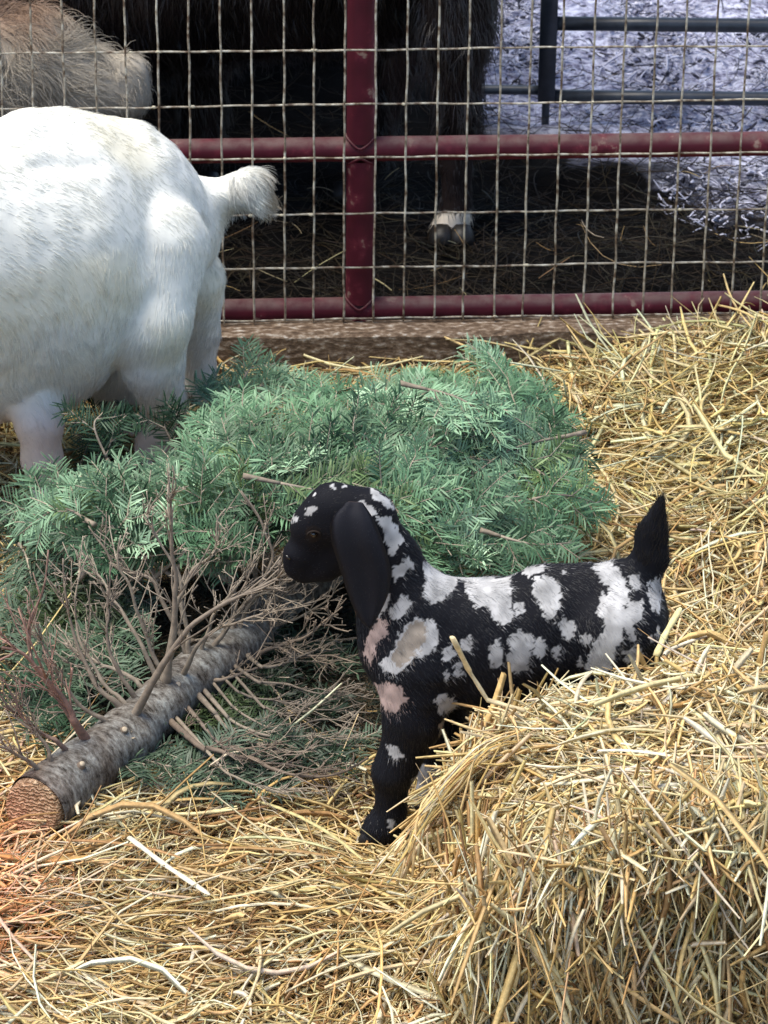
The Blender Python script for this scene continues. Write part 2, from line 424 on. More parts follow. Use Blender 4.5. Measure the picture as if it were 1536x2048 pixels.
# ------------------------------------------------------------------ straw bale at front right
BC = np.array([.715, 3.55, .14]); BH = np.array([.60, .20, .16]); BR = .06
def btop(x): return np.interp(x, [.0, .10, .17, .3, .5, .8], [.42, .62, .80, 1.02, 1.18, 1.28])
def bale_snap(p):
    """put points on the rounded block's skin; returns point, normal"""
    q = p - BC; s = btop(p[..., 0]); q = q.copy(); q[..., 2] = q[..., 2]
    inn = np.clip(q, -(BH - BR), BH - BR); d = q - inn; l = np.linalg.norm(d, axis=-1, keepdims=True)
    n = d / np.maximum(l, 1e-6); s_ = inn + n * BR
    w = s_ + BC
    w[..., 2] = (w[..., 2]) * btop(w[..., 0])
    wob = vnoise(w, 9, 5) * .02 + vnoise(w, 25, 6) * .008
    return w + n * wob[..., None], n
def build_bale():
    root = empty('straw_bale', (.66, 3.56, 0), label='broken-open golden straw bale filling the lower right corner in front of the kid', cat='bale')
    # core block
    g = np.linspace(-1, 1, 61); m = len(g); VV = []; FF = []; off = 0
    for ax in range(3):
        for sgn in (-1, 1):
            A, B = np.meshgrid(g, g, indexing='ij'); q = np.zeros((m, m, 3)); o1, o2 = [k for k in range(3) if k != ax]
            q[..., ax] = sgn; q[..., o1] = A; q[..., o2] = B
            w, n_ = bale_snap(BC + q * BH * 1.0 + 0)
            w = w - n_ * .012
            VV.append(w.reshape(-1, 3)); i = np.arange(m - 1)[:, None] * m; j = np.arange(m - 1)[None]
            f = np.stack([i + j, i + m + j, i + m + j + 1, i + j + 1], -1).reshape(-1, 4)
            if (sgn > 0) == (ax == 1): f = f[:, ::-1]
            FF.append(f + off); off += m * m
    core = ramp_mat('packed_straw', [(.3, (.05, .028, .012)), (.5, (.17, .10, .04)), (.7, (.34, .23, .09))], 120, .8, .2, 6, .8, .01)
    mesh_obj('packed_core', np.vstack(VV), np.vstack(FF), core, root)
    mb = MB()
    def skin(n, face, L, W, spread, w, out=.0, liftj=.06, x0=.06, x1=.98, vert=False, tw=.0):
        n = int(n * .78)
        u = rng.uniform(-1, 1, (n, 3)) * BH * 1.02; u[:, 0] = rng.uniform(x0 - BC[0], x1 - BC[0], n)
        if face == 'top': u[:, 2] = BH[2]
        elif face == 'front': u[:, 1] = -BH[1]
        elif face == 'left': u[:, 0] = -BH[0]; u[:, 1] = rng.uniform(-1, 1, n) * BH[1]
        elif face == 'back': u[:, 1] = BH[1]
        elif face == 'edge': u[:, 1] = -BH[1] * rng.uniform(.75, 1, n); u[:, 2] = BH[2] * rng.uniform(.75, 1, n)
        elif face == 'ledge': u[:, 0] = -BH[0] * rng.uniform(.9, 1, n); u[:, 2] = BH[2] * rng.uniform(.6, 1, n)
        P, N = bale_snap(BC + u)
        if vert:
            base = np.array([0, -.12, -1.])
            if face in ('left', 'ledge'): base = np.array([-.35, -.3, -1.])
            d = base + rng.normal(0, spread, (n, 3))
        else:
            d = rng.normal(0, 1, (n, 3)) * np.array([1, .8, .3])
        d = nrm(d - (d * N).sum(-1, keepdims=True) * N + N * rng.normal(0, liftj, (n, 1)))
        l = rng.gamma(3.5, L / 3.5, n).clip(.012, .3); wd = rng.gamma(4, W * 1.4 / 4, n).clip(.0005, .0056)
        P = P + N * (out * rng.random((n, 1)) - .006)
        V, F, C = straws(P, d, l, wd, straw_colors(n, w), bend=.45, kink=.35, zmin=lambda a, b: G(a, b) - .01)
        mb.add(V, F, None, C)
    pale = (.30, .16, .08, .28, .05, .07, .02, .04); warm = (.16, .22, .22, .08, .16, .03, .09, .04)
    skin(17000, 'top', .034, .0011, 1, pale, .022, .25)
    skin(3500, 'top', .075, .0017, 1, pale, .035, .25)
    skin(12000, 'front', .065, .0014, .42, warm, .02, .12, vert=True)
    skin(9000, 'front', .030, .0011, 1.1, warm, .03, .4, vert=True)
    skin(2200, 'front', .13, .0021, .36, (.24, .26, .16, .16, .08, .02, .04, .04), .035, .15, vert=True)
    skin(2600, 'edge', .08, .0016, .5, pale, .03, .35, vert=True)
    skin(3600, 'left', .08, .0015, .3, warm, .03, .15, vert=True)
    skin(900, 'ledge', .12, .002, .25, (.2, .26, .2, .1, .1, .02, .04, .04), .03, .1, vert=True)
    skin(3500, 'back', .06, .0015, .6, pale, .03, .3, vert=True)
    skin(260, 'top', .13, .0022, 1, (.4, .25, .05, .3, 0, 0, 0, 0), .05, .2)
    skin(200, 'front', .2, .0024, .45, (.4, .25, .05, .3, 0, 0, 0, 0), .05, .2, vert=True)
    mb.build('loose_straw', M_STRAW, root)
    # the heavy lock of stems drooping off the left shoulder, over the kid's foot
    lk = MB()
    for q in range(70):
        t = rng.random(); o = rng.normal(0, 7, 2)
        A = np.array([(1060 + t * 60, 1440 + t * 40), (985, 1500 + rng.normal(0, 10)), (912, 1562 + rng.normal(0, 12)), (846, 1640 + rng.normal(0, 10)), (800 + rng.normal(0, 30), 1730 + rng.normal(0, 30))]) + o
        A = A[rng.integers(0, 2):rng.choice([4, 5])]
        Ys = np.interp(np.arange(len(A)), [0, 4], [3.66, 3.5]) + rng.normal(0, .012)
        Q = spline(np.array([PY(a[0], a[1], y) for a, y in zip(A, Ys)]), 12); Q[:, 2] = np.maximum(Q[:, 2], G(Q[:, 0], Q[:, 1]) + .004)
        lk.tube(Q, np.full(12, rng.uniform(.0009, .002)), 5, straw_colors(1, (.3, .3, .25, .05, .1, 0, 0, 0))[0], squash=.5)
    lk.build('drooping_stems', M_STRAW, root)
build_bale()

def stalk(pts, Ys, r, col, label):
    Q = np.array([PY(p[0], p[1], y) for p, y in zip(pts, Ys)])
    seg = []
    for a, b in zip(Q[:-1], Q[1:]):
        seg += [a + (b - a) * t for t in np.linspace(0, .92, 5)]
    seg.append(Q[-1]); seg = np.array(seg)
    mb = MB(); n = len(seg); rr = np.full(n, r) * (1 + .12 * np.sin(np.arange(n) * 1.9)); rr[-1] *= .4
    mb.tube(seg, rr, 7, col, squash=.6); o = mb.build('straw_stalk', M_STRAW)
    tag(o, label, 'straw stalk', 'single stout straw stalks')
stalk([(905, 1275), (940, 1345), (975, 1400), (1052, 1422)], [3.62, 3.66, 3.66, 3.66], .0042, (.84, .68, .40), 'bent straw stalk sticking up from the bale across the kid\'s flank')
stalk([(1312, 1312), (1330, 1270), (1362, 1215)], [3.74, 3.76, 3.78], .0046, (.80, .70, .36), 'stout pale straw stalk standing up just behind the kid\'s rump')
stalk([(1478, 1500), (1490, 1420), (1512, 1350), (1536, 1262)], [3.6, 3.62, 3.64, 3.66], .0042, (.50, .33, .12), 'brown curved straw stalk standing on the bale at the right edge')
stalk([(258, 1675), (330, 1730), (420, 1790)], [3.735, 3.67, 3.60], .0040, (.86, .80, .62), 'thick whitish straw stalk lying slantwise in front of the sawn trunk')

# ------------------------------------------------------------------ mesh fence with maroon pipe frame
M_WIRE = ramp_mat('rusty_wire', [(.38, (.10, .06, .035)), (.50, (.32, .27, .20)), (.66, (.60, .56, .46))], 60, .5, .5, 5, .3, .001)
M_PIPE = ramp_mat('maroon_paint', [(.0, (.04, .005, .009)), (.54, (.082, .009, .018)), (.62, (.13, .018, .03)), (.655, (.26, .15, .12)), (.75, (.36, .28, .22))], 22, .55, .2, 7, .25, .001)
def dust_top(m):
    """dirt settled on upward faces of the rails"""
    nt = m.node_tree; b = nt.nodes['Principled BSDF']; src = b.inputs['Base Color'].links[0].from_socket
    g = nt.nodes.new('ShaderNodeNewGeometry'); sp = nt.nodes.new('ShaderNodeSeparateXYZ'); nt.links.new(g.outputs['Normal'], sp.inputs[0])
    n = add_noise(nt, 35, 6); a = nt.nodes.new('ShaderNodeMath'); a.operation = 'MULTIPLY'
    r = ramp(nt, sp.outputs['Z'], [(.3, (0, 0, 0)), (.75, (.8, .8, .8))]); nt.links.new(r.outputs[0], a.inputs[0])
    r2 = ramp(nt, n.outputs[0], [(.35, (.25,) * 3), (.6, (1,) * 3)]); nt.links.new(r2.outputs[0], a.inputs[1])
    mx = nt.nodes.new('ShaderNodeMix'); mx.data_type = 'RGBA'; nt.links.new(a.outputs[0], mx.inputs[0]); nt.links.new(src, mx.inputs[6])
    mx.inputs[7].default_value = (.15, .095, .085, 1); nt.links.new(mx.outputs[2], b.inputs['Base Color'])
dust_top(M_PIPE)
def build_fence():
    root = empty('mesh_fence_panel', (.0, 5.256, .1), label='maroon pipe fence panel with rusty welded wire mesh behind the animals', cat='fence')
    dirx = nrm(np.array([1, .067, 0.]))
    def FP(px, py, dy=0.):                               # pixel -> point on the fence plane
        d = ray(px, py); t = (5.256 + dy - C0[1]) / (d[1] - .067 * d[0]); return C0 + d * t
    zs = {k: FP(620, y)[2] for k, y in enumerate((103, 213, 319, 432, 539, 641))}
    ztop = zs[0]; step = (zs[0] - zs[5]) / 5
    wb = MB()
    x_ref = FP(690, 210)[0]
    n0 = -40
    hz = [zs[5 - k] for k in range(6)] + [ztop + step * k for k in range(1, 7)]
    for k in range(-26, 22):
        x = x_ref + k * .0508 * .9978 + rng.normal(0, .0008)
        z = np.linspace(zs[5] - .004, hz[-1], 60)
        ph = rng.random() * 6; wav = .0005 * np.sin(z * 62 + ph) + .0007 * vnoise(np.stack([z * 0 + k, z, z * 0], -1), 14, 8)
        X = x + wav; Y = fenceY(X) + .0012 * np.cos(z * 60 + ph)
        wb.tube(np.stack([X, Y, z], -1), .00185 * (1 + .12 * vnoise(np.stack([z * 0 + k * 3.3, z, z * 0], -1), 60, 9)), 7)
    for q, zz in enumerate(hz):
        x = np.linspace(-1.7, 1.5, 260)
        z = zz + .0005 * np.sin(x * 60 + q) + .0016 * vnoise(np.stack([x, x * 0 + q * 7, x * 0], -1), 5, 10)
        wb.tube(np.stack([x, fenceY(x) + .0045, z], -1), .0017 * (1 + .12 * vnoise(np.stack([x, x * 0 + q, x * 0], -1), 60, 19)), 7)
    wb.build('wire_mesh', M_WIRE, root)
    # bits of manure and straw caught on crossings
    def rail(z, r):
        x = np.linspace(-1.7, 1.5, 200); b = MB()
        b.tube(np.stack([x, fenceY(x) + .032, z + x * 0], -1), r, 20, bump=.0004); b.build('rail', M_PIPE, root)
    zr1 = FP(620, 298, .035)[2]; zr2 = FP(620, 618, .035)[2]
    rail(zr1, .0205); rail(zr2, .0205); rail(hz[-1] - .02, .0205)
    for k, xx in ((0, FP(721, 300, .035)[0]), (1, -1.7), (2, 1.5)):
        for (za, zb) in ((zr2 + .016, zr1 - .016), (zr1 + .016, hz[-1] - .036)):
            b = MB(); z = np.linspace(za, zb, 60)
            b.tube(np.stack([z * 0 + xx, z * 0 + fenceY(xx) + .032, z], -1), .0235, 22, cap=False, bump=.0003); b.build('upright', M_PIPE, root)
    # weld collars where the upright meets the rails
    for zz in (zr1, zr2):
        for s in (1, -1):
            b = MB(); xx = FP(721, 300, .035)[0]; a = np.linspace(0, 2 * np.pi, 30)
            pts = np.stack([xx + .0238 * np.cos(a), fenceY(xx) + .032 + .0238 * np.sin(a), zz + s * (.0205 * np.sqrt(np.clip(1 - (np.sin(a) * .98) ** 2, 0, 1)) + .004)], -1)
            b.tube(pts, .0022, 6, cap=False, bump=.0006); b.build('weld_bead', M_PIPE, root)
    # clods and chaff caught on the wires
    for _ in range(34):
        k = rng.integers(-14, 14); q = rng.integers(0, 6); x = x_ref + k * .0507 + rng.normal(0, .004)
        p = np.array([x, fenceY(x) - .002, hz[q] + .002]); cb = MB(); cb.tube(p + np.array([[-1, 0, 0], [-.4, 0, .25], [.4, 0, .2], [1, 0, 0]]) * rng.uniform(.002, .005), np.array([.0006, .0026, .0024, .0006]) * rng.uniform(.6, 1.2), 6, (.6, .54, .4))
        cb.build('caught_chaff', M_STRAW, root)
    return FP, zr1
FP, ZR1 = build_fence()

# sill board under the fence
M_SILL = ramp_mat('weathered_sill', [(.3, (.06, .04, .027)), (.48, (.15, .10, .065)), (.58, (.28, .21, .15)), (.68, (.55, .50, .43))], 9, .8, .2, 12, .8, .006, (7, 14, 14))
def build_sill():
    mb = MB(); x = np.linspace(-1.8, 1.6, 160); prof = np.array([(-.045, .0), (-.045, .094), (-.038, .101), (.05, .101), (.057, .094), (.057, 0)])
    V = []
    for xi in x:
        n_ = vnoise(np.array([[xi, 0, q] for q in range(6)]), 7, 31) * .004
        for q, (dy, z) in enumerate(prof): V.append((xi, fenceY(xi) + dy + n_[q] * .6, z + n_[q] + .01))
    m = len(prof); i = np.arange(len(x) - 1)[:, None] * m; j = np.arange(m)[None]
    F = np.stack([i + j, i + (j + 1) % m, i + m + (j + 1) % m, i + m + j], -1).reshape(-1, 4)
    mb.add(V, F); o = mb.build('sill_board', M_SILL, smooth=False)
    tag(o, 'weathered brown timber sill lying under the wire fence', 'board')
build_sill()

# ------------------------------------------------------------------ steel gate in the yard
M_STEEL = ramp_mat('grey_steel', [(.3, (.015, .018, .024)), (.6, (.035, .042, .055)), (.8, (.08, .085, .09))], 30, .4, .6, 6, .3, .001)
def build_gate():
    Yg = 6.5
    zp = PY(1095, 200, Yg)
    root = empty('steel_gate', (zp[0], Yg, 0), label='grey tubular steel gate standing in the yard beyond the wire fence', cat='gate')
    def bar(a, b, r, name):
        mb = MB(); mb.tube(np.linspace(a, b, 12), r, 14); mb.build(name, M_STEEL, root)
    pt = PY(1097, -260, Yg); pb = PY(1092, 200, Yg)
    mb = MB(); mb.box((pb[0] - .017, Yg - .017, pb[2]), (pb[0] + .017, Yg + .017, pt[2])); mb.build('gate_post', M_STEEL, root)
    for (y0, name) in ((40, 'gate_rail'), (186, 'gate_rail'), (-110, 'gate_rail'), (-260, 'gate_rail')):
        a = PY(1100, y0, Yg + .02); r = .0145
        bar((a[0] - .0, Yg, a[2]), (a[0] + 2.4, Yg, a[2]), r, name)
    a = PY(1080, 182, Yg); bar((a[0], Yg + .005, a[2]), (a[0] - .20, Yg + .005, a[2]), .010, 'gate_rail')
    for xx in (2.4,):
        bar((pb[0] + xx, Yg, pb[2]), (pb[0] + xx, Yg, pt[2]), .017, 'gate_post')
    # back support foot reaching the ground
    bar((pb[0] + .0, Yg + .0, GB(pb[0], Yg) - .01), (pb[0] + .0, Yg + .0, pb[2] + .002), .008, 'gate_foot')
build_gate()

M_SHADEW = ramp_mat('shade_boards', [(.3, (.006, .005, .004)), (.6, (.018, .014, .011)), (.8, (.04, .03, .025))], 12, .85, .1, 8, .5, .01, (8, 1, 1))  # near-black boards stand in for the deep shade behind the cow
def build_shade_shed():  # added roof and wall, put in to darken the ground behind the fence
    root = empty('shade_shed', (0, 6.0, 0), label='added unseen timber lean-to that shades the strip where the cattle stand', cat='shed')
    mb = MB(); mb.box((-3.6, 5.85, 2.25), (-.3, 7.0, 2.29)); mb.build('shade_roof', M_SILL, root, False)
    for x in (-3.5, 2.6):
        for y in (5.95, 6.9):
            mb = MB(); mb.box((x - .05, y - .05, -.02), (x + .05, y + .05, 2.247)); mb.build('post', M_SILL, root, False)
    mb = MB(); mb.box((-3.6, 6.96, -.05), (.02, 7.0, 2.24)); mb.build('shade_wall', M_SHADEW, root, False)
    mb = MB(); mb.box((-.4, 5.9, 2.15), (2.7, 6.0, 2.247)); mb.build('beam', M_SILL, root, False)
    mb = MB(); mb.box((-.4, 6.85, 2.15), (2.7, 6.95, 2.247)); mb.build('beam', M_SILL, root, False)
build_shade_shed()

# litter behind the fence and chips in the yard
def build_back_litter():
    mb = MB()
    n = 9000; x = rng.uniform(-1.5, 1.6, n); y = fenceY(x) + .06 + rng.gamma(1.6, .35, n)
    c = straw_colors(n, (.04, .08, .1, .02, .22, .1, .4, .04)) * rng.uniform(.01, .08, (n, 1))  # straw tones scaled to near black in place of shade
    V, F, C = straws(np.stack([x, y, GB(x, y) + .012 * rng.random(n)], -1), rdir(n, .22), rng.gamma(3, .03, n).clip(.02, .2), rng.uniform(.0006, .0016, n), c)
    mb.add(V, F, None, C)
    n = 150; x = rng.uniform(-1.5, 1.6, n); y = fenceY(x) + .06 + rng.gamma(1.6, .35, n)
    V, F, C = straws(np.stack([x, y, GB(x, y) + .01 + .02 * rng.random(n)], -1), rdir(n, .3), rng.gamma(3, .03, n).clip(.02, .2), rng.uniform(.0006, .0016, n), straw_colors(n) * .7)
    mb.add(V, F, None, C)
    tag(mb.build('shaded_litter', M_STRAW), 'trodden straw litter on the mud behind the fence, shade painted into its colour', kind='stuff')
    mb = MB()
    n = 42000; x = rng.uniform(.14, 2.2, n); y = 5.75 + rng.gamma(2.2, .55, n)
    nz = vnoise(np.stack([x, y, x * 0], -1), 3, 2) * .5 + .5
    k = (y + nz * .9 + x * .8 > 7.0) & (vnoise(np.stack([x, y * .5, x * 0], -1), 7, 66) + rng.normal(0, .4, n) > -.25); x, y = x[k], y[k]; n = len(x)
    g = rng.uniform(.6, 1.1, n)[:, None]; c = np.where(rng.random((n, 1)) < .27, np.array([.03, .03, .05]), np.array([.76, .76, .92]) * g)  # chips whitened and blued to carry open daylight
    V, F, C = straws(np.stack([x, y, GB(x, y) + .012 * rng.random(n)], -1), rdir(n, .3), rng.gamma(2, .010, n).clip(.006, .1), rng.gamma(3, .0008, n).clip(.0006, .006), c, kink=.6, bend=1.2)
    mb.add(V, F, None, C)
    tag(mb.build('yard_chips', M_STRAW), 'wood chips and straw covering the open yard, daylight painted into their pale colour', kind='stuff')
build_back_litter()

# ------------------------------------------------------------------ fir tree
TRUNK_PX = [(74, 1612, .045, .0385), (160, 1545, .048, .037), (300, 1432, .052, .034), (400, 1345, .058, .031), (490, 1275, .064, .0275), (580, 1195, .055, .022), (760, 1090, .06, .016), (960, 960, .10, .014), (1130, 880, .13, .006)]
TR = np.array([np.append(PZ(a, b, z + r * .15), r * 1.14) for a, b, z, r in TRUNK_PX])
TRS = spline(TR, 200)
def trunk_at(px):
    pp = proj(TRS[:, :3]); i = np.abs(pp[:, 0] - px).argmin(); return TRS[i]
fir = empty('fir_tree', tuple(TR[0, :3] * np.array([1, 1, 0])), label='discarded fir tree lying on the straw with its sawn trunk and gnawed branches', cat='fir tree')

def build_trunk():
    m, nt, b = mat_new('fir_bark', .85, .2)
    tc = nt.nodes.new('ShaderNodeTexCoord')
    d = TR[4, :3] - TR[0, :3]; ang = math.atan2(d[1], d[0])
    def mapped(scale):
        mp = nt.nodes.new('ShaderNodeMapping'); mp.vector_type = 'TEXTURE'; mp.inputs['Rotation'].default_value = (0, 0, ang)
        nt.links.new(tc.outputs['Object'], mp.inputs[0]); m2 = nt.nodes.new('ShaderNodeMapping'); m2.inputs['Scale'].default_value = scale
        nt.links.new(mp.outputs[0], m2.inputs[0]); return m2.outputs[0]
    n1 = nt.nodes.new('ShaderNodeTexNoise'); n1.inputs['Scale'].default_value = 1; n1.inputs['Detail'].default_value = 7; n1.inputs['Roughness'].default_value = .78
    nt.links.new(mapped((95, 48, 48)), n1.inputs['Vector'])
    n2 = nt.nodes.new('ShaderNodeTexNoise'); n2.inputs['Scale'].default_value = 1; n2.inputs['Detail'].default_value = 4
    nt.links.new(mapped((16, 14, 14)), n2.inputs['Vector'])
    r1 = ramp(nt, n1.outputs[0], [(.36, (.03, .026, .022)), (.43, (.13, .12, .105)), (.52, (.25, .245, .225)), (.62, (.42, .43, .40))])
    r2 = ramp(nt, n2.outputs[0], [(.35, (.62, .52, .46)), (.6, (1, 1, 1))])
    mx = nt.nodes.new('ShaderNodeMix'); mx.data_type = 'RGBA'; mx.blend_type = 'MULTIPLY'; mx.inputs[0].default_value = 1
    nt.links.new(r1.outputs[0], mx.inputs[6]); nt.links.new(r2.outputs[0], mx.inputs[7]); nt.links.new(mx.outputs[2], b.inputs['Base Color'])
    bump(nt, b, n1.outputs[0], 1, .006)
    mb = MB(); S = spline(TR, 260); S[:, 3] *= 1 + .05 * vnoise(S[:, :3], 14, 4)
    for px in (165, 250, 330, 405, 480):                     # swellings at the branch whorls
        t = trunk_at(px)[:3]; S[:, 3] += .0035 * np.exp(-((S[:, :3] - t) ** 2).sum(1) / .0006)
    mb.tube(S[:, :3], S[:, 3], 40, cap=False, bump=.0032, seed=3)
    mb.build('trunk', m, fir)
    for px, side in ((236, .2), (275, -.5), (140, .5), (350, .0), (430, -.3), (190, -.7)):
        t = trunk_at(px); nn_ = nrm(np.array([.2 + side, -.75, .9 + side])); b_ = t[:3] + nn_ * t[3] * .9
        k_ = MB(); k_.tube(np.array([b_ - nn_ * .004, b_ + nn_ * .002, b_ + nn_ * .007, b_ + nn_ * .011]), np.array([.012, .0085, .005, .0046]), 10, (.22, .17, .13), bump=.001); k_.tube(np.array([b_ + nn_ * .0105, b_ + nn_ * .0122]), [.0042, .0036], 8, (.62, .52, .38)); k_.build('branch_stub', M_BARK, fir)
    # sawn end: a rough disc with rings and chipped rim
    m2, nt, b = mat_new('sawn_wood', .85, .15)
    tc = nt.nodes.new('ShaderNodeTexCoord'); w = nt.nodes.new('ShaderNodeTexWave'); w.wave_type = 'BANDS'; w.bands_direction = 'Z'
    w.inputs['Scale'].default_value = 60; w.inputs['Distortion'].default_value = 9; w.inputs['Detail'].default_value = 5; w.inputs['Detail Scale'].default_value = 2.2
    nt.links.new(tc.outputs['Object'], w.inputs['Vector'])
    n = add_noise(nt, 90, 6, .7)
    r = ramp(nt, w.outputs[0], [(.0, (.28, .18, .10)), (.35, (.52, .37, .22)), (1, (.72, .56, .36))])
    rr = ramp(nt, n.outputs[0], [(.35, (.45, .4, .35)), (.6, (1, 1, 1))])
    mx = nt.nodes.new('ShaderNodeMix'); mx.data_type = 'RGBA'; mx.blend_type = 'MULTIPLY'; mx.inputs[0].default_value = 1
    nt.links.new(r.outputs[0], mx.inputs[6]); nt.links.new(rr.outputs[0], mx.inputs[7]); nt.links.new(mx.outputs[2], b.inputs['Base Color'])
    bump(nt, b, w.outputs[0], 1, .004)
    ax = nrm(nrm(S[0, :3] - S[6, :3]) + np.array([.1, -.35, .30])); u = nrm(np.cross(ax, [0, 0, 1.])); v = np.cross(u, ax); mb = MB()
    rs = np.linspace(0, 1, 16)[1:]; a = np.linspace(0, 2 * np.pi, 48, endpoint=False)
    V = [S[0, :3] + ax * .016]
    for q in rs:
        p = S[0, :3] + (u * np.cos(a)[:, None] + v * np.sin(a)[:, None]) * S[0, 3] * q * .99 + ax * (.016 if q < .93 else (.010 if q < .98 else -.012))
        V += list(p + ax * (vnoise(p, 110, 3) * .0016)[:, None])
    F = []; T = [(0, 1 + (i + 1) % 48, 1 + i) for i in range(48)]
    for q in range(len(rs) - 1):
        for i in range(48): F.append((1 + q * 48 + i, 1 + q * 48 + (i + 1) % 48, 1 + (q + 1) * 48 + (i + 1) % 48, 1 + (q + 1) * 48 + i))
    mb.add(V, F, T); mb.build('cut_end', m2, fir)
build_trunk()

TW = np.array([(.31, .255, .195), (.34, .285, .22), (.25, .205, .16), (.40, .34, .27)])
def twiglets(mb, Q, r, n, L, depth, col):
    """thin angular side twigs on polyline Q"""
    for _ in range(n):
        t = rng.uniform(.18, .98); i = int(t * (len(Q) - 2)); p = Q[i]; tan = nrm(Q[i + 1] - Q[i])
        s = nrm(np.cross(tan, rng.normal(0, 1, 3))); d = nrm(tan * rng.uniform(.7, 1.5) + s * rng.uniform(.5, .9))
        l = L * rng.uniform(.35, 1.3) * (1.15 - t * .6); m = 5; pts = [p]
        for k in range(m):
            if rng.random() < .5: d = nrm(d + rng.normal(0, .20, 3))
            d = nrm(d + tan * .05 + np.array([0, 0, .03])); pts.append(pts[-1] + d * l / m * rng.uniform(.6, 1.4))
        pts = np.array(pts); pts[:, 2] = np.maximum(pts[:, 2], .03)
        r0 = max(r * rng.uniform(.32, .5), .0008); c = col * rng.uniform(.8, 1.35)
        mb.tube(pts, np.linspace(r0, max(r0 * .6, .0006), m + 1), 5, c)
        for q in range(1, m):                                        # snapped bud stubs
            if rng.random() < .35:
                dd = nrm(rng.normal(0, 1, 3) + d * .5); mb.tube(np.array([pts[q], pts[q] + dd * rng.uniform(.004, .010)]), [r0 * .7, r0 * .45], 4, c * 1.25)
        if depth > 0: twiglets(mb, pts, r0 * 1.3, rng.integers(1, 4), l * .6, depth - 1, col * 1.08)
def bare_branch(pxs, Y0, Y1, r0, r1, nt=6, L=.07, col=None, depth=1):
    A = spline(np.array(pxs, float), 26); A = A + np.stack([vnoise(np.stack([A[:, 0], A[:, 1], A[:, 0] * 0], -1), .03, 5), vnoise(np.stack([A[:, 0], A[:, 1], A[:, 0] * 0], -1), .03, 6)], -1) * 5
    Y = np.linspace(Y0, Y1, 26); Q = PY(A[:, 0], A[:, 1], Y); zc = .06 if pxs[-1][0] > 480 else .035
    g = PZ(A[:, 0], A[:, 1], np.full(26, .012)); bad = Q[:, 2] < zc; g = PZ(A[:, 0], A[:, 1], np.full(26, zc)); Q[bad] = g[bad]
    t0 = TRS[np.hypot(*(proj(TRS[:, :3]) - np.array(pxs[0])).T).argmin()]
    if pxs[-1][0] > 480 and pxs[-1][1] > 1250:                       # lies out sideways, a hand's breadth above the floor
        Q = PZ(A[:, 0], A[:, 1], np.interp(np.arange(26), [0, 8, 25], [t0[2] + .01, .07, .055])); nt += 3; r0 = r0 * rng.uniform(.5, .85)
    Q = np.vstack([t0[:3] * .5 + Q[0] * .5 if np.linalg.norm(t0[:3] - Q[0]) < .05 else t0[:3], Q[3:]]); Q = spline(Q[[0, 1, 2, 4] + list(range(6, len(Q), 2))], 26)
    c = TW[rng.integers(0, 3)] if col is None else np.array(col); mb = MB()
    r = np.linspace(r0 * .70, r1 * .5, 26) * .00066 * (1 + .12 * vnoise(Q, 60, 2)); r[:3] *= np.array([1.3, 1.15, 1.05]); r[2:] *= np.linspace(.92, .75, 24)
    mb.tube(Q, r, 9, c, bump=.0004)
    twiglets(mb, Q, r.mean() * 1.1, nt + 2, L * 1.5, depth, c)
    mb.build('branch', M_BARK, fir)
def ty(px): return trunk_at(px)[1]
